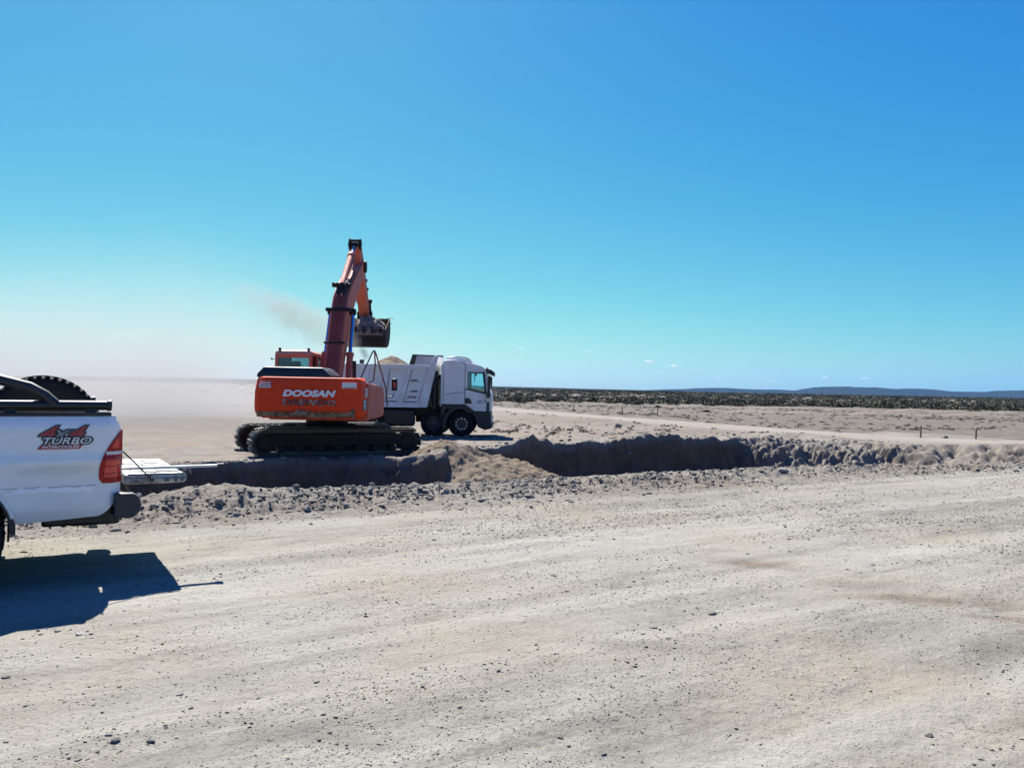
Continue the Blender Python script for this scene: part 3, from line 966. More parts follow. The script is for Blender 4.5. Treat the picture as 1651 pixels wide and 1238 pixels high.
m.build_each('pipe_clamp', M_STEEL, boom, bevel=.006, seg=1)
m = MB(MU)                                                        # slack hoses over the bend
for x, dz in ((-.10, .10), (-.02, .14), (.05, .12), (.12, .16)):
    pts = []
    for f in np.linspace(.50, .72, 12):
        y, z = on_top(f, .06 + dz * math.sin((f - .50) / .22 * math.pi))
        pts.append((x + .02 * math.sin(f * 40), y, z))
    m.tube(pts, .026, 8)
m.build_each('hose', M_HOSE, boom)
for s in (-1, 1):                                                 # lift cylinders
    a = Vector((s * .385, .62, 1.50)); b = Vector((s * .335, mid[0], mid[1]))
    d = b - a
    m = MB(MU); m.cyl(a, a + d * .50, .095, n=18); m.cyl(a + d * .485, a + d * .515, .115, n=18); m.cyl(a - Vector((.07, 0, 0)), a + Vector((.07, 0, 0)), .12, n=14)
    c = m.build('lift_cylinder', M_FADED, excavator)
    m = MB(MU); m.cyl(a + d * .5, b, .055, n=14); m.build('rod', M_CHROME, c)
    m = MB(MU); m.cyl(b - Vector((.06, 0, 0)), b + Vector((.06, 0, 0)), .11, n=14); m.build('rod_eye', M_STEEL, c)

# arm
ad = Vector((pin[0] - aend[0], pin[1] - aend[1])); al = ad.length; ad.normalize()
def arm_pt(t, off):
    return (aend[0] + ad.x * t * al - ad.y * off, aend[1] + ad.y * t * al + ad.x * off)
low = [(0.0, -.16), (.10, -.26), (.24, -.36), (.34, -.33), (.70, -.22), (1.0, -.15)]
upp = [(1.0, .15), (.70, .20), (.30, .26), (.12, .22), (0.0, .15)]
m = MB(MU); m.prism([arm_pt(*p) for p in low + upp], 'x', -.17, .17)
arm = m.build('arm', M_FADED, excavator, .02, 2)
m = MB(MU)
e0 = arm_pt(-.02, 0)
for s in (-1, 1): m.box((s * .165, e0[0], e0[1]), (.07, .26, .30), Matrix.Rotation(math.atan2(ad.y, ad.x), 3, 'X'))
m.box((0, e0[0] + .02, e0[1] + .13), (.40, .26, .05))
m.cyl((-.22, e0[0] - .02, e0[1]), (.22, e0[0] - .02, e0[1]), .07, n=14)
p1_ = arm_pt(1, 0); m.cyl((-.26, p1_[0], p1_[1]), (.26, p1_[0], p1_[1]), .11, n=16)
for t in (.3, .42, .55, .68):
    q = arm_pt(t, .24); m.box((.17, q[0], q[1]), (.06, .10, .10))
m.build_each('arm_bracket', M_STEEL, arm, bevel=.01, seg=1)
a0 = on_top(.60, .16); a1 = (e0[0] - .02, e0[1])
A0 = Vector((0, a0[0], a0[1])); A1 = Vector((0, a1[0], a1[1])); D = A1 - A0
m = MB(MU); m.cyl(A0, A0 + D * .70, .105, n=18); m.cyl(A0 + D * .68, A0 + D * .73, .13, n=18)
m.tube([(.12, *(A0 + D * .1 + Vector((0, 0, .05))).yz), (.13, *(A0 + D * .4).yz), (.12, *(A0 + D * .68).yz)], .022, 8)
ac = m.build('arm_cylinder', M_FADED, excavator)
m = MB(MU); m.cyl(A0 + D * .7, A1, .06, n=14); m.build('rod', M_CHROME, ac)
m = MB(MU)
for s in (-1, 1): m.prism([on_top(.54, -.05), on_top(.66, -.05), (a0[0] + .12, a0[1] + .06), (a0[0] - .10, a0[1] + .07)], 'x', s * .14 - .025, s * .14 + .025)
m.cyl((-.30, a0[0], a0[1]), (.24, a0[0], a0[1]), .07, n=12)
for k in range(4): m.box((-.26 + k * .13, a0[0] - .06, a0[1] + .02), (.06, .10, .09))
m.build('cylinder_bracket', M_STEEL, boom, .008, 1)
B0 = Vector((0, *arm_pt(.16, .32))); B1 = Vector((0, *arm_pt(.86, .22)))
m = MB(MU); m.cyl(B0, B0.lerp(B1, .62), .085, n=16); bc = m.build('bucket_cylinder', M_FADED, excavator)
m = MB(MU); m.cyl(B0.lerp(B1, .6), B1, .05, n=12); m.build('rod', M_CHROME, bc)

# bucket: a curled shell seen from its lip
BY = 5.25
z_lip, z_bot, z_rim = lz(598, 531, BY), lz(598, 558, BY + .1), lz(598, 513, BY + 1.2)
prof = [(BY, z_lip), (BY + .03, z_lip - .28), (BY + .10, z_bot + .03), (BY + .45, z_bot - .03), (BY + .9, z_bot + .06), (BY + 1.22, z_bot + .32),
        (BY + 1.34, z_lip + .02), (BY + 1.22, z_rim)]
HX, BXO = .71, .12
m = MB(MU)
inner = [(y + (BY + .6 - y) * .045, z + (z_lip - z) * .05) for y, z in prof]
m.loft([[(x + BXO, y, z) for y, z in prof + inner[::-1]] for x in (-HX, HX)])
bucket = m.build('bucket', M_BUCKET, excavator, .012, 1)
m = MB(MU)
for s in (-1, 1): m.prism(prof, 'x', BXO + s * (HX + .02) - .02, BXO + s * (HX + .02) + .02)
m.build_each('side_plate', M_BUCKET, bucket, bevel=.008, seg=1)
m = MB(MU)
for k in range(5):
    x = BXO - HX + .14 + k * (2 * HX - .28) / 4
    m.loft([[(x - .05, BY - .03, z_lip - .13), (x + .05, BY - .03, z_lip - .13), (x + .05, BY + .05, z_lip - .13), (x - .05, BY + .05, z_lip - .13)],
            [(x - .03, BY - .015, z_lip + .11), (x + .03, BY - .015, z_lip + .11), (x + .03, BY + .02, z_lip + .11), (x - .03, BY + .02, z_lip + .11)]])
m.build_each('tooth', M_STEEL, bucket, bevel=.006, seg=1)
m = MB(MU)
m.bar((BXO - HX, BY - .012, z_bot + .20), (BXO + HX, BY - .012, z_bot + .20), .03, .10)
m.bar((BXO - HX, BY + .03, z_bot + .045), (BXO + HX, BY + .03, z_bot + .045), .05, .05)
m.build_each('wear_strip', M_STEEL, bucket, bevel=.006, seg=1)
m = MB(MU)                                                        # link between arm, cylinder and bucket
for s in (-1, 1):
    m.bar((s * .23, p1_[0], p1_[1]), (s * .23, BY + 1.0, z_lip + .12), .05, .24, (0, 1, 0))
    m.bar((s * .20, B1.y, B1.z), (s * .20, BY + 1.12, z_lip + .32), .05, .16, (0, 1, 0))
m.cyl((-.27, B1.y, B1.z), (.27, B1.y, B1.z), .075, n=12); m.cyl((-.30, BY + 1.0, z_lip + .15), (.30, BY + 1.0, z_lip + .15), .10, n=14)
m.box((0, BY + .95, z_lip + .05), (.50, .35, .50))
m.build('bucket_link', M_STEEL, excavator, .01, 1)

# handrail and mirror on the right front
m = MB(MU)
rx = 1.12
ap = (rx, .85, lz(602, 565, .85))
for pts in ([(rx - .22, -.2, 1.92), (rx - .22, -.15, 2.12), (rx - .04, .7, ap[2] - .06), ap],
            [ap, (rx + .02, .9, ap[2] - .4), (rx - .02, .9, 2.05), (rx - .15, .7, 1.95), (rx - .22, .2, 1.92)],
            [ap, (rx + .04, .9, ap[2] - .1), (rx + .32, 1.15, 1.8), (rx + .36, 1.2, 1.3)]):
    m.tube(pts, .021, 8)
m.build('handrail', paint('red_rail', (.24, .04, .035), .5, amount=.3, scale=6), excavator)
m = MB(MU); m.tube([(rx + .33, 1.2, 1.58), (rx + .50, 1.22, 1.58), (rx + .55, 1.22, 1.70)], .018, 8)
mir = m.build('mirror_arm', M_PLASTIC, excavator)
mz = lz(621, 620, 1.2)
m = MB(MU); m.box((rx + .555, 1.22, mz), (.17, .07, .36)); m.build('mirror', M_PLASTIC, mir, .03, 2)
m = MB(MU); m.box((rx + .565, 1.182, mz - .02), (.07, .006, .18)); m.build('mirror_glass', paint('mirror_face', (.35, .08, .07), .1, metal=1.0, amount=.05), mir, .01, 1)  # red reflection put into the colour of the mirror face

# undercarriage
m = MB(MT)
m.cyl((0, 0, .80), (0, 0, 1.0), .58, n=28)
m.box((0, 0, .62), (1.5, 1.5, .34)); m.box((0, 0, .55), (1.0, 2.1, .28))
m.build('undercarriage', M_STEEL, excavator, .03, 2)
TL, TH, SW = 4.55, .74, .62
rad = TH / 2 - .05
def track_path(s):
    """point and direction at arc length s round the stadium, in the track's x-z plane"""
    st = TL - TH
    per = 2 * st + 2 * math.pi * rad
    s %= per
    if s < st: return (-st / 2 + s, TH / 2 + rad), 0.0
    s -= st
    if s < math.pi * rad:
        a = math.pi / 2 - s / rad
        return (st / 2 + rad * math.cos(a), TH / 2 + rad * math.sin(a)), a - math.pi / 2
    s -= math.pi * rad
    if s < st: return (st / 2 - s, TH / 2 - rad), math.pi
    s -= st
    a = -math.pi / 2 - s / rad
    return (-st / 2 + rad * math.cos(a), TH / 2 + rad * math.sin(a)), a - math.pi / 2
PER = 2 * (TL - TH) + 2 * math.pi * rad
NS = 50
sm = MB()
sm.box((0, 0, .025), (PER / NS * .94, SW, .028))
for dx in (-.055, 0, .055): sm.box((dx, 0, .060), (.018, SW * .98, .052))
sm.box((0, .09, -.03), (PER / NS * 1.05, .035, .08)); sm.box((0, -.09, -.03), (PER / NS * 1.05, .035, .08))
proto = sm.build('track_shoe', M_CHAIN, None)
first = True
for s in (-1, 1):
    off = s * 1.20
    m = MB(MT)
    m.box((0, off, .40), (TL - TH - .1, .30, .26)); m.box((0, off + s * .10, .50), (TL - TH - .5, .14, .20))
    trackf = m.build('track', M_STEEL, excavator, .03, 2)
    wl_ = MB(MT)
    for ex in (-1, 1):
        wl_.cyl((ex * (TL - TH) / 2, off - .12, TH / 2), (ex * (TL - TH) / 2, off + .12, TH / 2), rad - .06, n=24)
        wl_.cyl((ex * (TL - TH) / 2, off - .20, TH / 2), (ex * (TL - TH) / 2, off + .20, TH / 2), .16, n=16)
        wl_.build('sprocket' if ex < 0 else 'idler', M_STEEL, trackf); wl_ = MB(MT)
    for k in range(7):
        rx_ = -1.5 + k * .5
        r_ = MB(MT); r_.cyl((rx_, off - .17, .20), (rx_, off + .17, .20), .09, n=14); r_.build('roller', M_STEEL, trackf)
    for rx_ in (-.7, .7):
        r_ = MB(MT); r_.cyl((rx_, off - .15, TH - .155), (rx_, off + .15, TH - .155), .06, n=12); r_.build('carrier_roller', M_STEEL, trackf)
    for k in range(NS):
        (x, z), a = track_path((k + .5) * PER / NS)
        o = proto if first else proto.copy()
        if not first: COL.objects.link(o)
        first = False
        o.parent = trackf
        # the shoe's outer face points away from the loop
        o.matrix_local = MT @ Matrix.Translation((x, off, z)) @ Matrix.Rotation(-a, 4, 'Y')

# soil heaped in the bucket
def heap(name, cx_, cy_, hx, hy, base, height, mat, seed, parent=None, n=46, power=1.0, jag=.05, tilt=0.0, skirt=.25):
    gx = np.linspace(-1, 1, n); gy = np.linspace(-1, 1, n)
    GX, GY = np.meshgrid(gx, gy)
    r = np.clip(np.maximum(np.abs(GX), np.abs(GY)) * .45 + np.hypot(GX, GY) * .55, 0, 1.2)
    Z = height * (1 - r ** power) + jag * fbm(GX * 3, GY * 3, seed, 5, .6) + tilt * GY
    edge = np.maximum(np.abs(GX), np.abs(GY)) > .985
    Z = np.where(edge, -skirt, Z)
    idx = np.arange(GX.size).reshape(GX.shape)
    F = np.stack([idx[:-1, :-1], idx[:-1, 1:], idx[1:, 1:], idx[1:, :-1]], -1).reshape(-1, 4)
    return raw_mesh(name, np.stack([(cx_ + GX * hx).ravel(), (cy_ + GY * hy).ravel(), (base + Z).ravel()], 1), F, mat, parent)
bw = MU @ Vector((BXO, BY + .62, z_lip))
sl = heap('soil_load', EX.x + bw.x, EX.y + bw.y, HX - .03, .64, EX.z + z_lip + .05, .40, M_HEAPSOIL, 5, jag=.13, tilt=.12, power=2.2)
tag(sl, 'heap of dry brown soil filling the raised excavator bucket', 'soil')
rt = MB()
for a, b in (((.72, 5.9, .35), (1.02, 5.9, .22)), ((.70, 6.0, .40), (1.05, 6.1, .46)), ((.3, 5.3, .1), (.42, 5.22, -.05))):
    p = Vector((a[0], a[1] - 0.0, z_lip + a[2])); q = Vector((b[0], b[1], z_lip + b[2]))
    rt.tube([EX + MU @ p, EX + MU @ (p.lerp(q, .5) + Vector((0, 0, .04))), EX + MU @ q], .008, 5)
o = rt.build('root', M_WOOD); tag(o, 'thin dry roots sticking out of the bucket soil', 'root', kind='stuff')

# ------------------------------------------------------------------ dump truck
TX0 = Vector((-2.0, 31.70, -0.35))
truck = empty('dump_truck', TX0)
tag(truck, 'white dump truck with a black chassis parked behind the excavator', 'truck')
TW = 1.25
# cab shell: side sheets, roof, back, nose
SIDE_REAR = [(-.72, 1.25), (.20, 1.25), (.20, 2.80), (-.18, 2.93), (-.50, 2.935), (-.64, 2.86), (-.72, 2.70)]
m = MB()
roof = [(-.72, 2.70), (-.64, 2.86), (-.50, 2.94), (-.18, 2.945), (.20, 2.87), (.55, 2.80), (.86, 2.71), (.98, 2.60)]
m.prism(roof + [(x * .98, z - .05) for x, z in roof[::-1]], 'y', -TW + .03, TW - .03)
m.prism([(-.72, 1.25), (-.72, 2.72), (-.67, 2.72), (-.67, 1.25)], 'y', -TW + .05, TW - .05)
m.prism([(1.21, 1.0), (1.235, 1.45), (1.20, 1.66), (1.13, 1.66), (1.13, 1.0)], 'y', -TW + .02, TW - .02)
m.box((.2, 0, 1.20), (1.9, 2.3, .10))
cab = m.build('cab', M_TRUCKWHITE, truck, .03, 3)
for y0, y1 in ((-TW, -TW + .05), (TW - .05, TW)):
    m = MB()
    m.prism(SIDE_REAR, 'y', y0, y1)
    m.prism([(.20, 2.56), (.90, 2.54), (.98, 2.60), (.86, 2.70), (.55, 2.79), (.20, 2.86)], 'y', y0, y1)
    m.prism([(.98, 2.60), (.90, 2.54), (1.03, 1.70), (1.03, 1.0), (1.21, 1.0), (1.21, 1.66)], 'y', y0, y1)
    m.build('cab_side', M_TRUCKWHITE, cab, .012, 2)
m = MB(); m.bar((1.19, 0, 1.66), (.97, 0, 2.58), 2.26, .02, (1, 0, 0)); m.build('windscreen', M_GLASS, cab)
m = MB()                                                          # roof side fairing line and air conditioner
m.prism([(-.60, 2.965), (.44, 2.87), (.40, 2.955), (.24, 3.06), (-.26, 3.10), (-.52, 3.06)], 'y', -.78, .78)
rv = m.build('roof_unit', M_WHITE, cab, .03, 3)
m = MB(); m.prism([(-.20, 3.098), (.22, 3.066), (.36, 2.99), (.34, 2.985), (.20, 3.05), (-.20, 3.085)], 'y', -.80, -.30); m.build('grille', M_GREYPLASTIC, rv)
for s in (-1, 1):
    y = s * (TW + .006)
    poly = [(.215, 1.26), (.60, 1.0), (1.02, 1.0), (1.02, 1.66), (.22, 1.83)]
    m = MB(); m.prism(poly, 'y', y - .02, y + .02); door = m.build('door', M_TRUCKWHITE, cab, .012, 2)
    m = MB()
    m.prism([(.215, 1.83), (.30, 1.81), (.30, 2.50), (.215, 2.56)], 'y', y - .02, y + .02)
    m.prism([(.215, 2.56), (.30, 2.50), (.88, 2.50), (.92, 2.55)], 'y', y - .02, y + .02)
    m.build('window_frame', M_PLASTIC if False else M_TRUCKWHITE, door)
    m = MB(); m.prism([(.30, 1.81), (.38, 1.74), (1.0, 1.62), (.90, 2.50), (.30, 2.50)], 'y', y - .004, y + .004); m.build('window_pane', M_CABGLASS, door)
    m = MB()
    m.bar((.22, y, 1.845), (1.02, y, 1.675), .05, .055, (0, 0, 1)); m.bar((.31, y, 1.83), (.31, y, 2.5), .03, .03); m.bar((.30, y, 2.50), (.90, y, 2.50), .03, .05)
    m.prism([(.97, 1.66), (1.02, 1.68), (.95, 2.50), (.86, 2.50)], 'y', y - .025, y + .025)
    m.build('window_seal', M_PLASTIC, door, .008, 1)
    m = MB(); m.prism([(.215, 1.28), (.215, 1.50), (.36, 1.50), (.44, 1.44), (.50, 1.28)], 'y', y - .028 if s > 0 else y - .028, y + .028)
    m.build('handle', M_PLASTIC, door, .012, 1)
    if s < 0:
        m = MB()
        for k in range(9): m.box((.70 + k * .022, y - .023, 1.375 + .004 * (k % 2)), (.015, .004, .045))
        for k in range(13): m.box((.66 + k * .022, y - .023, 1.315), (.016, .004, .026))
        m.prism([(.955, 1.35), (1.0, 1.35), (1.0, 1.41), (.975, 1.435), (.955, 1.41)], 'y', y - .026, y - .021)
        m.build('lettering', M_DECALDARK, door)
    m = MB(); m.bar((-.55, y, 1.62), (.20, y, 1.73), .004, .02); m.bar((-.62, y - .0, 1.25), (-.62, y, 2.7), .006, .015); m.bar((.207, y, 1.26), (.207, y, 2.8), .012, .012); m.build('body_seam', M_SEAM_SHADE, cab)
# visor, mirrors, wing
m = MB(); m.prism([(.93, 2.53), (1.14, 2.42), (1.30, 2.36), (1.30, 2.52), (1.18, 2.60), (.96, 2.64)], 'y', -TW + .05, TW - .05); m.build('sun_visor', M_PLASTIC, cab, .02, 2)
for s in (-1, 1):
    m = MB(); m.box((1.13, s * (TW + .14), 2.05), (.10, .20, .62)); m.box((1.12, s * (TW + .14), 1.62), (.12, .20, .20))
    m.bar((1.02, s * TW, 2.4), (1.13, s * (TW + .14), 2.38), .03, .03); m.bar((1.06, s * TW, 1.72), (1.13, s * (TW + .14), 1.72), .03, .03)
    m.build('mirror', M_PLASTIC, cab, .03, 2)
m = MB(); m.cyl((1.02, -.6, 2.60), (1.02, -.6, 2.68), .05, n=10); m.build('marker_lamp', M_PLASTIC, cab)
m = MB(); m.box((.55, 0, 2.42), (.08, .5, .12)); m.cyl((.55, -.9, 2.42), (.55, -.9, 2.20), .02, n=6); m.box((.55, -.9, 2.18), (.03, .03, .10)); m.build('sunshade', M_PLASTIC, cab, .01, 1)
for y in (-.6, .6):
    m = MB(); m.box((.35, y, 1.62), (.5, .5, .16)); m.box((.12, y, 1.85), (.14, .46, .40)); m.build('seat', M_GREYPLASTIC, cab, .05, 2)
# bumper, arches, skirts
m = MB()
m.prism([(.62, .99), (1.20, .99), (1.22, .55), (1.27, .52), (1.27, .36), (1.0, .28), (.72, .40), (.66, .62)], 'y', -TW - .01, TW + .01)
bmp = m.build('bumper', M_PLASTIC, truck, .04, 3)
m = MB(); m.box((1.235, -.98, .68), (.05, .34, .16)); m.box((1.235, .98, .68), (.05, .34, .16)); m.build_each('headlight', M_CLEARLENS, bmp, bevel=.02)
m = MB(); m.box((1.10, -TW - .015, 1.18), (.09, .02, .36)); m.build('air_vent', M_PLASTIC, bmp, .01, 1)
def arch(cx_, r0, r1, y0, y1, z=.5, a0=0, a1=180, n=14):
    mm = MB()
    out = [(cx_ + r1 * math.cos(R(a0 + (a1 - a0) * k / n)), z + r1 * math.sin(R(a0 + (a1 - a0) * k / n))) for k in range(n + 1)]
    inn = [(cx_ + r0 * math.cos(R(a0 + (a1 - a0) * k / n)), z + r0 * math.sin(R(a0 + (a1 - a0) * k / n))) for k in range(n, -1, -1)]
    mm.prism(out + inn, 'y', y0, y1)
    return mm
WX, WR = .09, .50
for s in (-1, 1):
    arch(WX, .58, .74, min(s * 1.25, s * .85), max(s * 1.25, s * .85), .48, 0, 200).build('mudguard', M_PLASTIC, truck, .02, 2)
m = MB(); m.prism([(-.70, 1.24), (.20, 1.24), (.58, .985), (.40, .90), (.0, 1.12), (-.5, 1.05), (-.70, .6)], 'y', -TW + .01, TW - .01); m.build('cab_skirt', M_PLASTIC, truck, .02, 2)
# chassis and tanks
m = MB()
for s in (-1, 1): m.box((-2.0, s * .42, .88), (6.2, .09, .26))
for x in (-4.6, -3.4, -2.2, -1.0, .3): m.box((x, 0, .88), (.1, .84, .2))
m.box((-3.0, 0, 1.05), (4.2, 1.0, .10))
m.build('chassis_frame', M_BLACKPAINT, truck, .01, 1)
m = MB(); m.box((-2.35, -.95, .70), (1.25, .50, .66)); m.build('fuel_tank', M_BLACKPAINT, truck, .10, 4)
m = MB(); m.box((-1.55, .95, .74), (.7, .50, .56)); m.build('battery_box', M_BLACKPAINT, truck, .06, 3)
m = MB(); m.box((-.95, 0, 1.7), (.12, 1.5, 1.0)); m.cyl((-.98, -.9, 1.0), (-.98, -.9, 2.5), .11, n=16); m.cyl((-.92, .7, 1.0), (-.92, .7, 2.4), .13, n=16)
m.box((-.95, -.62, 1.42), (.2, .3, .7)); m.build('intake_stack', M_BLACKPAINT, truck, .02, 2)


def make_wheel(parent, x, y, s, r, w, rim_mat=M_RIM, nut_mat=M_BOLT):
    """s: +1 or -1, the side the hub faces"""
    c = Vector((x, y, r))
    ax = (0, s, 0)
    mm = MB()
    mm.lathe([(r * .56, -w / 2), (r * .80, -w / 2), (r * .94, -w * .47), (r, -w * .36), (r, w * .36), (r * .94, w * .47), (r * .80, w / 2), (r * .56, w / 2), (r * .56, -w / 2)], c, ax, 40)
    for k in range(36):
        a = 2 * math.pi * k / 36
        rot = Matrix.Rotation(-a, 3, 'Y')
        for q in (-1, 1):
            mm.box(c + rot @ Vector((r + .004, 0, 0)) + Vector((0, q * w * .24, 0)), (.022, w * .30, r * .11), rot)
    ty = mm.build('tyre', M_RUBBER, parent)
    mm = MB()
    mm.lathe([(r * .58, w * .44), (r * .54, w * .45), (r * .52, w * .30), (r * .40, w * .24), (r * .38, w * .14), (r * .20, w * .16), (r * .19, w * .36), (r * .10, w * .40), (.001, w * .40)], c, ax, 32)
    mm.build('rim', rim_mat, ty)
    mm = MB()
    for k in range(10):
        a = 2 * math.pi * (k + .5) / 10
        p = c + Vector((math.cos(a) * r * .41, s * w * .27, math.sin(a) * r * .41))
        mm.cyl(p, p + Vector((0, s * .03, 0)), r * .075, r * .06, 8)
    mm.build_each('wheel_nut', nut_mat, ty)
    return ty
for s in (-1, 1):
    make_wheel(truck, WX, s * 1.03, s, WR, .30)
    make_wheel(truck, WX - 1.06, s * 1.00, s, WR, .30, M_RIM, M_STEEL)
    for x in (-3.35, -4.65):
        make_wheel(truck, x, s * 1.0, s, WR, .50)
        arch(x, .56, .60, min(s * 1.25, s * .72), max(s * 1.25, s * .72), .5, 10, 170).build('mudguard', M_PLASTIC, truck)

# tipper body
BW = 1.24
bx0 = -5.25
SL = (3.07 - 1.10) / (-.83 + 1.24)
def fx(z): return -1.24 + (z - 1.10) / SL                          # the raked front edge
m = MB()
for s in (-1, 1):
    m.prism([(bx0, 1.10), (fx(1.10), 1.10), (fx(2.70), 2.70), (bx0, 2.70)], 'y', s * BW - .03, s * BW + .03)
m.prism([(fx(1.1), 1.10), (fx(3.07), 3.07), (fx(3.07) - .05, 3.07), (fx(1.1) - .05, 1.10)], 'y', -BW, BW)
m.box(((bx0 - 1.2) / 2, 0, 1.14), (4.0, 2.4, .07))
m.prism([(bx0, 1.1), (bx0 + .05, 1.1), (bx0 + .05, 2.68), (bx0, 2.68)], 'y', -BW, BW)
bed = m.build('dump_body', M_BED, truck, .01, 1)
for s in (-1, 1):
    y0, y1 = sorted((s * (BW + .03), s * (BW + .075)))
    m = MB(); m.prism([(fx(1.1) - .34, 1.105), (fx(1.1) + .004, 1.105), (fx(3.08) + .004, 3.085), (fx(3.08) - .14, 3.085), (fx(2.72) - .28, 2.715)], 'y', y0 - .0, y1)
    m.build('corner_post', M_BED, bed, .01, 1)
    m = MB(); m.prism([(bx0, 2.56), (fx(2.56) - .30, 2.56), (fx(2.73) - .30, 2.73), (bx0, 2.73)], 'y', y0, y1); m.build('top_rail', M_BED, bed, .012, 2)
    m = MB(); m.prism([(bx0, 1.09), (fx(1.1) - .33, 1.09), (fx(1.28) - .30, 1.28), (bx0, 1.28)], 'y', y0, y1); m.build('bottom_rail', M_BED, bed, .012, 2)
    for xb, xt in ((-2.24, -1.92), (-2.93, -2.78), (-3.62, -3.55), (-4.3, -4.3), (-4.95, -4.95)):
        m = MB(); m.prism([(xb - .09, 1.27), (xb + .09, 1.27), (xt + .09, 2.57), (xt - .09, 2.57)], 'y', y0, y1 - s * .004 if s > 0 else y1)
        m.build('rib', M_BED, bed, .012, 1)
    if s < 0:
        m = MB()
        for (xa, xb_) in ((-2.80, -2.36), (-2.10, -1.62)): m.bar((xa, -BW - .035, 1.315), (xb_, -BW - .035, 1.315), .012, .035)
        for xb, xt in ((-1.57, -1.20), (-2.135, -1.825), (-2.80, -2.67)): m.bar((xb, -BW - .036, 1.33), (xt, -BW - .036, 2.5), .012, .022, (0, 1, 0))
        m.build_each('shade_line', M_SEAM_SHADE, bed)  # dark bars painted in as shade along the edges of the panel recesses
        m = MB(); m.prism([(-1.98, 1.455), (-1.66, 1.455), (-1.64, 1.53), (-1.96, 1.53)], 'y', -BW - .045, -BW - .03); bg2 = m.build('badge', M_DECALDARK, bed)
        m = MB()
        for k in range(6): m.box((-1.92 + k * .045, -BW - .048, 1.497), (.026, .004, .03))
        m.build('lettering', M_STICKER, bg2)
        for z in (1.70, 2.11):
            m = MB(); m.bar((-1.88, -BW - .07, z), (-1.56, -BW - .07, z), .03, .025); m.bar((-1.82, -BW - .05, z + .03), (-1.62, -BW - .05, z + .03), .03, .03); m.build('step', M_SEAM_SHADE, bed, .006, 1)
# raised plate at the front of the far side, dark topped
m = MB(); m.prism([(-2.28, 2.70), (-.98, 2.70), (-.86, 3.16), (-2.12, 3.19)], 'y', BW - .028, BW + .028); hb = m.build('side_extension', M_BEDINNER, bed, .008, 1)
m = MB(); m.bar((-2.14, BW, 3.20), (-.86, BW, 3.17), .08, .05); m.prism([(-2.30, 2.70), (-2.06, 2.70), (-1.95, 3.17), (-2.14, 3.19)], 'y', BW - .045, BW - .03); m.build('plate_edge', M_BLACKPAINT, hb)
m = MB(); m.box((-3.95, -.2, 2.82), (.16, .16, .22)); m.box((-4.9, 0, 2.74), (.12, 2.3, .08)); m.build('tarpaulin_bar', M_BLACKPAINT, bed, .02, 1)
hp = at(633, 573, TX0.y)
sd = heap('sand_load', TX0.x - 3.05, TX0.y, 1.75, 1.16, TX0.z + 2.28, .10, M_SAND, 15, n=70, jag=.05, skirt=.3)
# pull the load up into a cone below the bucket
me = sd.data
co = np.empty(len(me.vertices) * 3, np.float32); me.vertices.foreach_get('co', co); co = co.reshape(-1, 3)
rr_ = np.hypot(co[:, 0] - hp.x, (co[:, 1] - hp.y) * .9)
co[:, 2] = np.maximum(co[:, 2], np.where(co[:, 2] > TX0.z + 2.1, hp.z + .06 - .62 * np.sqrt(rr_ ** 2 + .02) + .05 * fbm(co[:, 0] * 2.2, co[:, 1] * 2.2, 17, 4), -9))
me.vertices.foreach_set('co', co.ravel()); me.update()
tag(sd, 'pale sand heaped to a cone inside the dump truck body', 'sand')

# ------------------------------------------------------------------ pickup
PR = Vector((-3.025, 6.22, 0.0))                                    # foot of its near rear corner
PF = math.atan2(-SU, -CU)                                          # it faces left, along the road
lat = Vector((-SU, CU, 0))
pickup = empty('pickup_truck', PR + lat * .88, PF)
tag(pickup, 'white four wheel drive pickup with its tailgate down at the roadside', 'pickup truck')
PW = .88


def side_top(s):
    return 1.285 - .125 * max(0, 1 - s / .13) ** 2.6


def side_bot(s):
    b = .475 + .17 * max(0, 1 - s / .17) ** 1.8 + .035 * (1 - min(1, s / .6))
    ax_, r = 1.165, .455
    if abs(s - ax_) < r: b = max(b, .40 + math.sqrt(r * r - (s - ax_) ** 2))
    return b


def side_y(s, z):
    y = PW
    y -= .10 * max(0, 1 - s / .10) ** 2.0                         # wraps round the tail
    y -= .035 * max(0, (z - 1.18) / .10) ** 2                     # shoulder
    y -= .035 * sstep(.92, .80, z) * (1 - .8 * math.exp(-((s - 1.165) / .45) ** 2))
    y += .012 * math.exp(-((z - .93) / .03) ** 2)
    y -= .05 * max(0, (.60 - z) / .14) ** 2
    y += .04 * math.exp(-((s - 1.165) / .36) ** 2) * sstep(1.02, .85, z)
    return float(y)


def car_side(s0, s1, ns, nz, sgn, name, mat, ztop=side_top, zbot=side_bot):
    mm = MB()
    rows = []
    for i in range(ns + 1):
        t = i / ns
        s = s0 + (s1 - s0) * (t ** 1.5 if s0 == 0 else t)
        zb, zt = zbot(s), ztop(s)
        rows.append([(s, sgn * side_y(s, zb + (zt - zb) * j / nz), zb + (zt - zb) * j / nz) for j in range(nz + 1)])
    mm.sheet(rows)
    return mm.build(name, mat, pickup, solid=0, smooth=60)


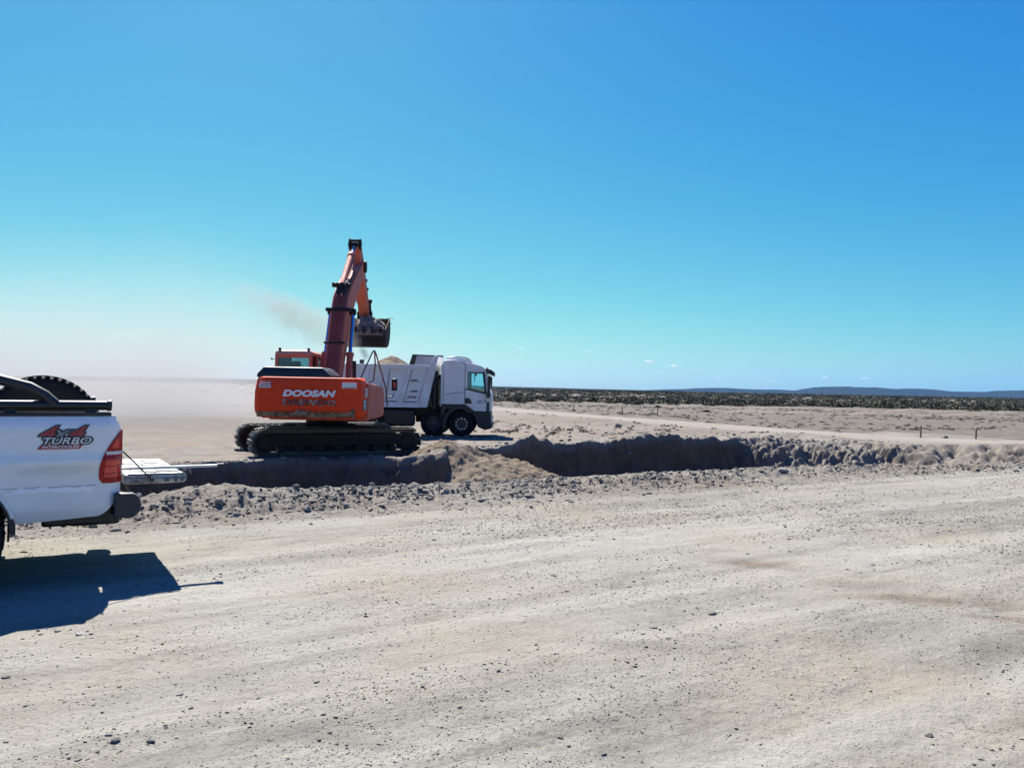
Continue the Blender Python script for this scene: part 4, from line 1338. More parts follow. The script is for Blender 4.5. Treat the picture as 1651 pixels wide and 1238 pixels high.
bed_side = None
for sgn in (1, -1):
    b_ = car_side(0, 1.57, 60, 26, sgn, 'bed_side', M_CARWHITE)
    if sgn > 0: bed_side = b_
    # inner wall, rail cap and rear pillar face
    m = MB(); m.box((.80, sgn * (PW - .10), 1.02), (1.52, .03, .52)); m.build('inner_wall', M_CARWHITE, b_, .01, 1)
    m = MB(); m.box((.80, sgn * (PW - .075), 1.288), (1.44, .11, .03)); m.build('rail_cap', M_PLASTIC, b_, .012, 2)
    m = MB()
    zs = np.linspace(.66, 1.165, 12)
    m.sheet([[(0.0, sgn * side_y(0, z), z) for z in zs], [(-.002, sgn * (PW - .17), z) for z in zs]])
    m.sheet([[(0.0, sgn * (PW - .17), z) for z in zs], [(.12, sgn * (PW - .17), z) for z in zs]])
    m.build('rear_pillar', M_CARWHITE, b_)
    # tail light wrapped on the corner
    def lens(z0, z1, nm, mt, wfun=None):
        mm = MB(); rows = []
        for i in range(13):
            z = z0 + (z1 - z0) * i / 12
            k = (z - .755) / (1.165 - .755)
            wid = .168 * (1 - max(0, (k - .22) / .80) ** 1.9) * (1 - .16 * max(0, 1 - k / .12) ** 2)
            row = []
            for j in range(11):
                s = .0 + wid * (j / 10) ** 1.4
                row.append((s - .006, sgn * (side_y(s, z) + .007), z))
            row = [(-.012, sgn * (PW - .165), z)] + row
            rows.append(row)
        mm.sheet(rows)
        return mm.build(nm, mt, b_, smooth=60)
    tl = lens(.755, 1.165, 'taillight', M_REDLENS)
    m = MB(); rows = []
    for (z0, z1, nm, mt, g) in ((.978, 1.003, 'reversing_lens', M_CLEARLENS, .003),):
        mm = MB(); rows = []
        for i in range(4):
            z = z0 + (z1 - z0) * i / 3
            rows.append([(-.018, sgn * (PW - .16), z)] + [(s - .009, sgn * (side_y(s, z) + .010), z) for s in np.linspace(0, .125, 9)])
        mm.sheet(rows); mm.build(nm, mt, tl)
    for z0, z1, k0 in ((.80, .955, .88), (1.03, 1.10, .74)):
        mm = MB(); rows = []
        for i in range(7):
            z = z0 + (z1 - z0) * i / 6; k = (z - .755) / .41
            wid = .168 * (1 - max(0, (k - .22) / .80) ** 1.9) * .80
            rows.append([(s - .008, sgn * (side_y(s, z) + .0095), z) for s in np.linspace(.018, wid, 8)])
        mm.sheet(rows); mm.build('lamp_lens', M_BRIGHTLENS, tl, smooth=60)
    mm = MB()
    for z in (.83, .89, .945):
        mm.tube([(-.016, sgn * (PW - .16), z)] + [(s - .009, sgn * (side_y(s, z) + .008), z) for s in np.linspace(0, .14, 7)], .004, 5)
    mm.build('lens_rib', paint('dark_red_lens', (.20, .006, .008), .2, amount=.02), tl)
# scraped band where a moulding has been
m = MB(); rows = [[], [], []]
for k in range(60):
    s = .20 + k * .0098
    z0 = .700 + .016 * max(0, float(perlin(s * 9, 3., 7))); z1 = .738 + .014 * float(perlin(s * 14, 1., 8)) - .02 * sstep(.66, .78, s)
    for r_, z in zip(rows, (z0, (z0 + z1) / 2, max(z0 + .004, z1))): r_.append((s, side_y(s, z) + .005, z))
m.sheet(rows); m.build('scraped_band', paint('fresh_white', (.88, .89, .90), .3, amount=.05, scale=9), bed_side)
m = MB()
m.tube([(s, side_y(s, .742 + .006 * math.sin(s * 21) * math.sin(s * 53)) - .0005, .742 + .006 * math.sin(s * 21) * math.sin(s * 53)) for s in np.linspace(.18, .80, 24)], .0028, 5)
m.build('paint_edge', paint('grey_edge', (.30, .31, .33), .6, amount=.2), bed_side)

# the decal, in layers a millimetre or two apart
def decal(body, size, s, z, mat, lift, parent, shear=.3, bold=0.0, sx=1.0):
    v, f = text_geo(body, size, shear, bold, sx, .0006)
    mm = MB(Matrix.Translation((s, PW + lift, z)) @ TO_SIDE)
    mm.add(v, f)
    return mm.build('lettering', mat, parent, smooth=20)
m = MB(); m.prism([(.575, 1.028), (.30, 1.028), (.27, 1.062), (.555, 1.062)], 'y', PW - .004, PW + .0045); dec = m.build('decal', M_DECALRED, bed_side)
for ch, s, mt in (('4', .53, M_DECALRED), ('x', .44, M_DECALGREY), ('4', .34, M_DECALRED)):
    sz = .150 if ch == '4' else .135
    decal(ch, sz, s, 1.143 if ch == '4' else 1.15, M_DECALDARK, .004, dec, .42, .011, 1.32)
    decal(ch, sz, s, 1.143 if ch == '4' else 1.15, mt, .0062, dec, .42, .001, 1.32)
decal('TURBO', .070, .39, 1.088, M_DECALDARK, .0072, dec, .3, .010, 1.42)
decal('TURBO', .070, .39, 1.088, M_STICKER, .0088, dec, .3, .0005, 1.42)
decal('INTERCOOLER', .028, .425, 1.045, M_STICKER, .0062, dec, .25, .0005, 1.30)
# rail trim, bed floor, front wall
m = MB(); m.box((.80, 0, .745), (1.52, 1.56, .04)); m.box((1.55, 0, 1.01), (.04, 1.6, .52)); m.build('bed_floor', M_PLASTIC, pickup)
# tailgate, let down level
m = MB()
def tg(i, z): return [(-.505 + i, -.72 + i, z), (-.03, -.72 + i, z), (-.03, .70 - i, z), (-.505 + i, .70 - i, z)]
m.loft([tg(.05, .712), tg(.012, .722), tg(.0, .745), tg(.008, .785), tg(.03, .800)])
tgate = m.build('tailgate', M_TAILGATE, pickup, .012, 2)
m = MB()
for y0, y1 in ((-.55, -.18), (.12, .50)):
    for x0, x1 in ((-.40, -.30), (-.20, -.11)):
        m.box(((x0 + x1) / 2, (y0 + y1) / 2, .8015), (x1 - x0, y1 - y0, .005))
m.box((-.44, -.02, .8015), (.05, .20, .005)); m.box((-.30, -.02, .802), (.10, .16, .007))
m.build_each('recess', M_GREYPLASTIC, tgate, bevel=.01)
m = MB(); m.bar((-.50, .703, .752), (-.04, .703, .772), .006, .010); m.bar((-.49, .702, .793), (-.06, .702, .797), .012, .014); m.box((-.42, .704, .752), (.018, .01, .055))
for x in (-.47, -.36, -.34, -.12): m.cyl((x, .70, .742), (x, .706, .742), .012, n=10)
m.build_each('latch', M_SEAM_SHADE, tgate, bevel=.002, seg=1)
m = MB(); m.tube([(-.02, .715, .985), (-.10, .72, .90), (-.19, .722, .80), (-.235, .718, .752)], .006, 6); m.cyl((-.235, .70, .752), (-.235, .728, .752), .016, n=8); m.build('stay_cable', M_HOSE, tgate)
# bumper and what hangs under the tail
BUMPER_END = [(.05, .485)] + [(-.055 + .085 * math.cos(R(a)), .575 + .10 * math.sin(R(a))) for a in range(-100, -270, -17)] + [(.05, .672)]
m = MB()
m.loft([[(.04 - .09 * q - (.03 if abs(y) < .6 else 0), y, z) for q, z in ((0, .47), (.9, .475), (1.6, .52), (1.7, .60), (1.2, .655), (0, .66))] for y in (-.80, -.7, 0, .7, .80)])
m.loft([[(x, y, z) for x, z in BUMPER_END] for y in (.74, .84, .875, .885)])
m.loft([[(x, y, z) for x, z in BUMPER_END] for y in (-.885, -.875, -.84, -.74)])
m.build('rear_bumper', M_GREYPLASTIC, pickup, .02, 3)
m = MB(); m.box((.28, .05, .47), (.50, 1.1, .14)); m.box((.16, .30, .44), (.36, .55, .10)); m.box((.02, 0, .42), (.14, .12, .10)); m.build('tow_hitch', M_BLACKPAINT, pickup, .02, 2)
m = MB()
for s in (-1, 1): m.box((2.3, s * .40, .58), (4.6, .08, .14))
m.cyl((1.165, -.72, .40), (1.165, .72, .40), .06, n=12); m.cyl((1.165, -.12, .40), (1.165, .12, .40), .16, n=14); m.box((3.4, 0, .52), (1.6, .8, .2))
m.cyl((.2, -.45, .50), (2.6, -.45, .50), .035, n=10)
m.build('underbody', M_BLACKPAINT, pickup, .01, 1)
m = MB(); m.box((.745, .70, .56), (.015, .26, .42)); m.box((.745, -.70, .56), (.015, .26, .42)); m.build_each('mud_flap', M_RUBBER, pickup)
for s in (-1, 1):
    for x in (1.165, 4.30): make_wheel(pickup, x, s * .75, s, .385, .26, M_ALU)
for s in (-1, 1):
    arch(1.165, .43, .465, min(s * .35, s * .855), max(s * .35, s * .855), .40, 0, 180, 20).build('wheel_well', M_BLACKPAINT, pickup)
# arch lips
for s in (-1, 1):
    pts = [(1.165 + .462 * math.cos(R(a)), s * (side_y(1.165 + .46 * math.cos(R(a)), .45 + .46 * math.sin(R(a))) + .006), .40 + .462 * math.sin(R(a))) for a in range(12, 172, 8)]
    m = MB(); m.tube(pts, .014, 6); m.build('arch_lip', M_CARWHITE, pickup)
# styling bar over the bed
m = MB()
for s in (-1, 1):
    y = s * (PW - .105)
    m.tube([(.105, y, 1.355), (1.50, y, 1.355)], .037, 14)
    m.tube([(.46, y, 1.362), (.53, y, 1.43), (.63, y, 1.49), (.85, y, 1.55), (1.25, y - s * .06, 1.66), (1.38, y - s * .10, 1.74)], .040, 12)
    for x in (.22, .75, 1.35): m.box((x, y, 1.315), (.07, .05, .05))
m.tube([(1.38, -.675, 1.74), (1.42, -.55, 1.78), (1.42, .55, 1.78), (1.38, .675, 1.74)], .040, 12)
sb = m.build('styling_bar', M_BLACKPAINT, pickup)
m = MB()
for s in (-1, 1): m.cyl((.075, s * (PW - .105), 1.355), (.11, s * (PW - .105), 1.355), .044, n=14)
m.build_each('end_cap', M_PLASTIC, sb, bevel=.006, seg=1)
# cab and nose, ahead of the picture's edge
m = MB()
def cab_ring(z, xa, xb, hw): return [(xa, -hw, z), (xb, -hw, z), (xb, hw, z), (xa, hw, z)]
m.loft([cab_ring(.52, 1.60, 3.78, .84), cab_ring(.62, 1.60, 3.80, .88), cab_ring(1.02, 1.60, 3.80, .88), cab_ring(1.24, 1.60, 3.74, .86)])
m.loft([[(3.78, -.86, .55), (3.78, .86, .55), (3.78, .84, 1.17), (3.78, -.84, 1.17)], [(4.85, -.86, .55), (4.85, .86, .55), (4.85, .78, 1.06), (4.85, -.78, 1.06)],
        [(5.02, -.74, .56), (5.02, .74, .56), (5.0, .68, .94), (5.0, -.68, .94)]])
body = m.build('cab_body', M_CARWHITE, pickup, .05, 3)
m = MB(); m.loft([cab_ring(1.70, 1.84, 2.75, .66), cab_ring(1.76, 1.94, 2.62, .60)])
for s in (-1, 1):
    for a, b in (((1.64, .84, 1.24), (1.86, .655, 1.72)), ((2.42, .85, 1.24), (2.42, .655, 1.72)), ((3.55, .84, 1.22), (2.74, .655, 1.72))):
        m.bar((a[0], s * a[1], a[2]), (b[0], s * b[1], b[2]), .07, .07)
m.build('cab_roof', M_CARWHITE, body, .03, 3)
m = MB(); m.loft([cab_ring(1.24, 1.66, 3.52, .84), cab_ring(1.70, 1.87, 2.74, .65)], cap=False); m.build('windows', M_DARKGLASS, body)
m = MB()
for s in (-1, 1): m.box((4.97, s * .62, .88), (.16, .30, .18))
m.build_each('headlight', M_CLEARLENS, body, bevel=.03)
m = MB(); m.box((5.04, 0, .62), (.16, 1.5, .22)); m.build('front_bumper', M_GREYPLASTIC, body, .05, 3)
m = MB()
for s in (-1, 1): m.box((3.35, s * .98, 1.20), (.10, .20, .16))
m.build_each('door_mirror', M_PLASTIC, body, bevel=.03)
for y in (-.4, .4):
    m = MB(); m.box((2.7, y, 1.0), (.5, .5, .2)); m.box((2.45, y, 1.28), (.14, .46, .5)); m.build('seat', M_GREYPLASTIC, body, .05, 2)

# the tyre standing in the bed, the pole laid across the tailgate
tc = at(69, 640, 6.62)
tyre = empty('tyre', (tc.x, tc.y, 1.155), PF)
tag(tyre, 'large black tyre standing upright in the bed of the white pickup', 'tyre')
m = MB()
m.lathe([(.21, -.10), (.27, -.115), (.36, -.12), (.405, -.095), (.42, -.06), (.42, .06), (.405, .095), (.36, .12), (.27, .115), (.21, .10), (.20, 0), (.21, -.10)], (0, 0, 0), (0, 1, 0), 56)
m.build('casing', M_RUBBER, tyre)
m = MB()
for k in range(44):
    a = 2 * math.pi * k / 44; rot = Matrix.Rotation(-a, 3, 'Y')
    for q, sh in ((-1, 0), (1, .5)):
        a2 = a + sh * 2 * math.pi / 44; rot = Matrix.Rotation(-a2, 3, 'Y')
        m.box(rot @ Vector((.420, 0, 0)) + Vector((0, q * .068, 0)), (.016, .085, .034), rot)
m.build('tread', M_RUBBER, tyre)
m = MB(); m.lathe([(.205, .03), (.19, .02), (.10, .05), (.06, .06), (.001, .06)], (0, 0, 0), (0, 1, 0), 32); m.lathe([(.205, -.09), (.19, -.02), (.001, -.02)], (0, 0, 0), (0, 1, 0), 32); m.build('rim', M_STEEL, tyre)
pe = Vector((-2.52, 6.94, .832))
m = MB(); back = Vector((CU, SU, 0)); m.bar(pe, pe - back * 2.2 + Vector((0, 0, .0)), .04, .020)
pole = m.build('pole', M_ALU); tag(pole, 'thin pale pole laid across the lowered tailgate of the pickup', 'pole')
m = MB(); m.bar(pe - back * .03, pe + back * .025, .055, .034); m.build('end_cap', M_PLASTIC, pole)

# ------------------------------------------------------------------ stakes along the far track
STK = [(925, 661.5, 650, 69, 'thin wooden stake by the track farthest along it from the trench'), (980, 663.5, 654, 66, 'shortest wooden stake, second along the track from the truck'),
       (1003, 665, 652.5, 63, 'tall thin stake, third along the track from the truck'), (1060, 667.5, 655.5, 58, 'wooden stake, fourth along the track from the truck'),
       (1484, 705, 683, 36, 'thickest wooden stake beside the track behind the end of the trench'), (1573, 705.5, 690, 35.6, 'short weathered stake near a dark stone at the track edge')]
for i, (px, yb, yt, Y, lab) in enumerate(STK):
    b = at(px, yb, Y); t = at(px, yt, Y)
    gz = float(terrain(b.x, b.y))
    h = t.z - b.z
    o = empty('stake', (b.x, b.y, gz)); tag(o, lab, 'stake', 'survey stakes along the far track')
    m = MB(); m.loft([[(-.035, -.03, -.1), (.035, -.03, -.1), (.035, .03, -.1), (-.035, .03, -.1)], [(-.032 + .02, -.03, h), (.032 + .02, -.03, h), (.03 + .02, .03, h), (-.03 + .02, .03, h)]])
    m.build('post', M_WOOD, o, .006, 1)
    m = MB(); m.bar((-.04, -.034, h * .86), (.05, -.034, h * .83), .006, .012); m.bar((-.04, .034, h * .86), (.05, .034, h * .83), .006, .012); m.build('tie_wire', M_STEEL, o)

# ------------------------------------------------------------------ stones, clods, gravel
def rock_mesh(seed, sub=1, flat=.7):
    bm = bmesh.new(); bmesh.ops.create_icosphere(bm, subdivisions=sub, radius=1.0)
    r_ = random.Random(seed)
    ax_ = [Vector((r_.uniform(-1, 1), r_.uniform(-1, 1), r_.uniform(-1, 1))).normalized() for _ in range(5)]
    cut = [r_.uniform(.55, .9) for _ in ax_]
    sc = (r_.uniform(.8, 1.25), r_.uniform(.7, 1.0), flat * r_.uniform(.75, 1.1))
    for v in bm.verts:
        for a, c in zip(ax_, cut):
            d = v.co.dot(a)
            if d > c: v.co -= a * (d - c) * .85
        v.co *= 1 + r_.uniform(-.09, .09)
        v.co = Vector((v.co.x * sc[0], v.co.y * sc[1], v.co.z * sc[2]))
    vs = np.array([v.co[:] for v in bm.verts]); fs = np.array([[l.index for l in f.verts] for f in bm.faces])
    bm.free()
    return vs, fs


ROCKS = [rock_mesh(100 + i) for i in range(10)]
CHIP = np.array([(1, 0, 0), (-1, 0, 0), (0, 1, 0), (0, -1, 0), (0, 0, .8), (0, 0, -.8)], float)
CHIP_F = np.array([(0, 2, 4), (2, 1, 4), (1, 3, 4), (3, 0, 4), (2, 0, 5), (1, 2, 5), (3, 1, 5), (0, 3, 5)])
CHIPS = [(CHIP * np.random.default_rng(i).uniform(.6, 1.35, (6, 1)), CHIP_F) for i in range(8)]


def scatter(name, X, Y, S, mat, sink=.35, zoff=None, ROCKS=ROCKS):
    """many small stones joined in one mesh"""
    Z = terrain(X, Y) if zoff is None else zoff
    Vs, Fs, base = [], [], 0
    pick = rng.integers(0, len(ROCKS), len(X))
    for k, (v0, f0) in enumerate(ROCKS):
        sel = np.where(pick == k)[0]
        if not len(sel): continue
        a = rng.uniform(0, 2 * math.pi, len(sel)); c, s = np.cos(a)[:, None], np.sin(a)[:, None]
        sc = S[sel][:, None]; st_ = rng.uniform(.9, 1.9, (len(sel), 1))
        x = (v0[None, :, 0] * st_ * c - v0[None, :, 1] * s) * sc + X[sel][:, None]
        y = (v0[None, :, 0] * st_ * s + v0[None, :, 1] * c) * sc + Y[sel][:, None]
        z = v0[None, :, 2] * sc * rng.uniform(.45, 1.0, (len(sel), 1)) + Z[sel][:, None] + sc * (.55 - sink)
        V = np.stack([x, y, z], -1).reshape(-1, 3)
        F = (f0[None] + (np.arange(len(sel)) * len(v0))[:, None, None]).reshape(-1, 3) + base
        base += len(V); Vs.append(V); Fs.append(F)
    return raw_mesh(name, np.concatenate(Vs), np.concatenate(Fs), mat, smooth=False)


# grit and pebbles on the road
N0 = 120000
u = rng.uniform(-2.0, 26, N0); n = rng.uniform(1.0, 9.2, N0)
X, Y = to_xy(u, n)
dens = .5 + .9 * perlin(u * .28, n * .9, 201) + .6 * perlin(u * 1.1, n * 2.0, 203)
keep = (rng.uniform(0, 1, N0) < np.clip(dens - .22, .02, 1)) & (Y > 2.6) & (np.abs(X) < .72 * Y + .6)
keep &= rng.uniform(0, 1, N0) < np.clip(1.5 - Y / 16.0, .25, 1)
X, Y = X[keep], Y[keep]
S = .0030 * (1 - rng.uniform(0, 1, len(X))) ** (-.36); S = np.clip(S, .003, .0125) * np.clip(Y / 7, 1, 1.35)
o = scatter('gravel', X, Y, S, M_STONE); tag(o, 'loose dark grit and pebbles strewn over the dirt road', 'gravel', kind='stuff')
N0 = 420000
u = rng.uniform(-2.0, 20, N0); n = rng.uniform(1.0, 9.3, N0)
X, Y = to_xy(u, n)
dens = .16 + .75 * perlin(u * .22, n * 1.1, 205) + .55 * perlin(u * .9, n * 2.6, 207)
keep = (rng.uniform(0, 1, N0) < np.clip(dens, .03, .8)) & (Y > 2.8) & (np.abs(X) < .70 * Y + .4)
keep &= rng.uniform(0, 1, N0) < np.clip(1.25 - Y / 13.0, .12, 1)
X, Y = X[keep], Y[keep]
S = np.clip(.0022 * (1 - rng.uniform(0, 1, len(X))) ** (-.28), .002, .007) * np.clip(Y / 5.5, 1, 1.7)
o = scatter('grit', X, Y, S, M_STONE, ROCKS=CHIPS); tag(o, 'fine dark grit drifting in bands along the dirt road', 'grit', kind='stuff')
print('grit', len(X))
# rubble along the bank
N0 = 34000
u = rng.uniform(-4, 34, N0); c = 10.35 - .95 * sstep(13, 19, u)
n = c + rng.normal(0, .55, N0)
keep = (rng.uniform(0, 1, N0) < np.clip(.65 + .7 * perlin(u * .8, n * 1.1, 211), .2, 1) * np.where(u < 11, 1, .55))
keep &= ~((np.abs(u - 2.2) < .8) & (n > 10.6) & (n < 11.6) & (rng.uniform(0, 1, N0) < .8))
u, n = u[keep], n[keep]; X, Y = to_xy(u, n)
S = np.clip(.0095 * (1 - rng.uniform(0, 1, len(X))) ** (-.45), .008, .040)
o = scatter('rubble', X, Y, S, M_CLOD); tag(o, 'grey crumbled earth and small clods along the trench edge', 'rubble', kind='stuff')
# crumbs on the trench banks and on the sand behind
N0 = 9000
u = rng.uniform(-2, 33, N0); n = rng.uniform(19.0, 27, N0)
d = pit_distance(u, n)
keep = rng.uniform(0, 1, N0) < np.where(d > 0, np.where(u > 22, .75, .25), .5 * np.exp(d / 1.6) + .10)
keep &= ~((u > 2) & (u < 11) & (n > 20))
u, n = u[keep], n[keep]; X, Y = to_xy(u, n)
S = np.clip(.022 * (1 - rng.uniform(0, 1, len(X))) ** (-.45), .02, .11)
o = scatter('crumbs', X, Y, S, M_CLOD); tag(o, 'fallen crumbs of earth on the trench banks and the sand behind', 'rubble', kind='stuff')
# big single clods
clod_proto = []
for k in range(8):
    v0, f0 = rock_mesh(300 + k, 2, .78)
    me = bpy.data.meshes.new('dirt_clod'); me.from_pydata([tuple(p) for p in v0], [], [tuple(f) for f in f0]); me.materials.append(M_CLOD)
    clod_proto.append(me)


def clod(X, Y, s, name, lab, cat, grp=None, mat=None, k=None, zs=1.0):
    me = clod_proto[random.randrange(8) if k is None else k]
    if mat is not None:
        me = me.copy(); me.materials.clear(); me.materials.append(mat)
    o = bpy.data.objects.new(name, me); COL.objects.link(o)
    o.location = (X, Y, float(terrain(X, Y)) + s * .28 * zs)
    o.scale = (s, s, s * zs); o.rotation_euler = (random.uniform(-.2, .2), random.uniform(-.2, .2), random.uniform(0, 6.28))
    tag(o, lab, cat, grp)
    return o


def clod_label(u):
    for lim, where in ((3.2, 'beside the lowered tailgate of the pickup'), (8.6, 'in front of the excavator tracks'), (12.5, 'in front of the brown earth heap'),
                       (19, 'in front of the long dark trench wall')):
        if u < lim: return 'grey dirt clod in the rubble strip ' + where
    return 'grey dirt clod in the rubble strip in front of the sunlit trench bank'


cnt = 0
while cnt < 150:
    u = random.uniform(.2, 26); c = 10.4 - .95 * float(sstep(13, 19, u))
    n = random.gauss(c, .42)
    if abs(u - 2.2) < .8 and n > 10.6: continue
    X, Y = to_xy(u, n)
    clod(float(X), float(Y), random.uniform(.028, .056) * (1.1 if u < 8 else .8), 'dirt_clod', clod_label(u), 'clod', 'clods along the near edge of the trench')
    cnt += 1
cnt = 0
while cnt < 70:
    px, py = random.uniform(815, 1260), random.uniform(668, 705)
    p = on_plane(px, py, -.35)
    uu, nn_ = to_un(p.x, p.y)
    if float(pit_distance(np.array([uu]), np.array([nn_]))[0]) > -.8 or float(track_distance(np.array([p.x]), np.array([p.y]))[0]) < 2.2: continue
    clod(p.x, p.y, random.uniform(.04, .10), 'dirt_clod', 'dark clod on the sand behind the trench ' + ('just right of the dump truck' if px < 940 else 'halfway along the dark trench wall' if px < 1100 else 'near the corner of the trench'), 'clod', 'clods on the sand behind the trench')
    cnt += 1
# single stones one can point to
for px, py, s, mt, lab, zs in ((131, 1024, .055, M_PALE_STONE, 'flat white stone just below the pickup shadow', .5), (186, 1201, .040, M_STONE, 'rounded grey stone, left one of a pair near the bottom left', .9),
                               (243, 1201, .036, M_STONE, 'grey stone, right one of a pair near the bottom left', .8), (10, 1087, .042, M_STONE, 'dark flat stone at the left edge of the road', .6),
                               (1148, 986, .065, M_STONE, 'long dark stone lying alone on the middle of the road', .5), (1498, 1181, .040, M_STONE, 'dark grey stone in the bottom right of the road', .8),
                               (1262, 765, .22, M_PALE_STONE, 'large pale boulder on the rubble at the lit end of the trench', .8), (903, 1187, .024, M_STONE, 'small dark stone at the bottom middle of the road', .8),
                               (475, 788, .001, M_STONE, '', 1), (1041, 1049, .03, M_STONE, 'small dark stone left of the damp brown patches', .7)):
    if not lab: continue
    p = on_plane(px, py, 0.0)
    clod(p.x, p.y, s * (.52 if py > 800 else .5), 'stone', lab, 'stone', None, mt, None, zs)
for px, py, s, lab in ((1523, 707, .20, 'dark lump of earth between the two nearest stakes'), (997, 687.5, .18, 'dark lump of earth on the sand behind the middle of the trench')):
    p = on_plane(px, py, -.33); clod(p.x, p.y, s, 'earth_lump', lab, 'earth lump', None, M_STONE)

# ------------------------------------------------------------------ scrub on the plain
def bush_arrays(seed, n, w, h, leaf):
    r_ = np.random.default_rng(seed)
    a = r_.uniform(0, 2 * math.pi, n); q = np.sqrt(r_.uniform(0, 1, n)); zz = r_.uniform(0, 1, n) ** .8
    lob = 1 + .35 * np.sin(a * 3 + seed) + .2 * np.sin(a * 5 + seed * 2)
    rad = w * q * np.sqrt(np.clip(1 - zz ** 2 * .9, 0, 1)) * lob
    c = np.stack([rad * np.cos(a), rad * np.sin(a), zz * h * (1 + .25 * np.sin(a * 2 + seed))], 1)
    d1 = r_.normal(0, 1, (n, 3)); d1 /= np.linalg.norm(d1, axis=1)[:, None]
    d2 = np.cross(d1, r_.normal(0, 1, (n, 3))); d2 /= np.linalg.norm(d2, axis=1)[:, None]
    l = leaf * r_.uniform(.6, 1.5, (n, 1))
    V = np.stack([c - d1 * l - d2 * l * .5, c + d1 * l - d2 * l * .5, c + d1 * l * .7 + d2 * l * .6, c - d1 * l * .7 + d2 * l * .6], 1).reshape(-1, 3)
    V[:, 2] = np.maximum(V[:, 2], 0)
    return V, np.arange(4 * n).reshape(n, 4)


BUSH = [bush_arrays(i, 300, .90, .80, .075) for i in range(6)]
bush_mesh = []
for V, F in BUSH:
    me = bpy.data.meshes.new('bush'); me.from_pydata([tuple(p) for p in V], [], [tuple(f) for f in F]); me.materials.append(M_LEAF); bush_mesh.append(me)
cnt = 0
while cnt < 170:
    Y = random.uniform(103, 160)
    X = random.uniform(-.02, .72) * Y
    if random.random() > .4 + .9 * float(perlin(X * .06, Y * .06, 401)): continue
    front = 96 + 10 * float(perlin(X * .05, 3.0, 405)) + .25 * (60 - X) * .3
    if Y < front: continue
    o = bpy.data.objects.new('bush', random.choice(bush_mesh)); COL.objects.link(o)
    s = random.uniform(.45, .95)
    o.location = (X, Y, float(terrain(X, Y)) - .05); o.scale = (s * random.uniform(1.0, 1.7), s * 1.2, s * random.uniform(.75, 1.1)); o.rotation_euler = (0, 0, random.uniform(0, 6.28))
    tag(o, 'low dark green bush in the scrub ' + ('to the right of the dump truck' if X < .16 * Y else 'below the first low hill' if X < .36 * Y else 'below the highest hill' if X < .52 * Y else 'near the right end of the hills'), 'bush', 'bushes of the scrub belt')
    cnt += 1


def bush_mass(name, X, Y, S, lab, cat, mat, fac=.55, sets=None):
    Z = terrain(X, Y) - .05
    Vs, Fs, base = [], [], 0
    sets = sets or [bush_arrays(50 + i, 46, 1.0, .66, .15) for i in range(5)]
    pick = rng.integers(0, len(sets), len(X))
    for k, (v0, f0) in enumerate(sets):
        sel = np.where(pick == k)[0]
        if not len(sel): continue
        a = rng.uniform(0, 2 * math.pi, len(sel)); c, s = np.cos(a)[:, None], np.sin(a)[:, None]
        sc = S[sel][:, None]
        x = (v0[None, :, 0] * c - v0[None, :, 1] * s) * sc * 1.4 + X[sel][:, None]
        y = (v0[None, :, 0] * s + v0[None, :, 1] * c) * sc * 1.4 + Y[sel][:, None]
        z = v0[None, :, 2] * sc + Z[sel][:, None]
        V = np.stack([x, y, z], -1).reshape(-1, 3)
        F = (f0[None] + (np.arange(len(sel)) * len(v0))[:, None, None]).reshape(-1, 4) + base
        base += len(V); Vs.append(V); Fs.append(F)
    o = raw_mesh(name, np.concatenate(Vs), np.concatenate(Fs), mat, smooth=False)
    tag(o, lab, cat, kind='stuff')


N0 = 16000
Y = 116 * np.exp(rng.uniform(0, 1, N0) ** 1.1 * 2.9); X = rng.uniform(-.75, .85, N0) * Y
keep = (rng.uniform(0, 1, N0) < np.clip(.62 + 1.0 * fbm(X * .03, Y * .03, 411, 4), .08, 1)) & ((X > -.05 * Y) | (rng.uniform(0, 1, N0) < .8 * np.exp((X / Y + .05) / .09)))
X, Y = X[keep], Y[keep]
bush_mass('scrub', X, Y, rng.uniform(.35, .95, len(X)) * np.clip(Y / 260, 1, 3.2), 'dark green scrub spreading over the plain to the hills', 'scrub', M_LEAF)
N0 = 7000
Y = rng.uniform(34, 100, N0); X = rng.uniform(-.05, .72, N0) * Y
keep = (rng.uniform(0, 1, N0) < np.clip(.35 + .9 * fbm(X * .05, Y * .05, 421, 3), .02, 1)) & (track_distance(X, Y) > 2.6) & (to_un(X, Y)[1] > 25.5)
X, Y = X[keep], Y[keep]
bush_mass('dry_grass', X, Y, rng.uniform(.05, .19, len(X)), 'small dry tufts dotted over the sandy plain', 'dry grass', M_DRYLEAF)
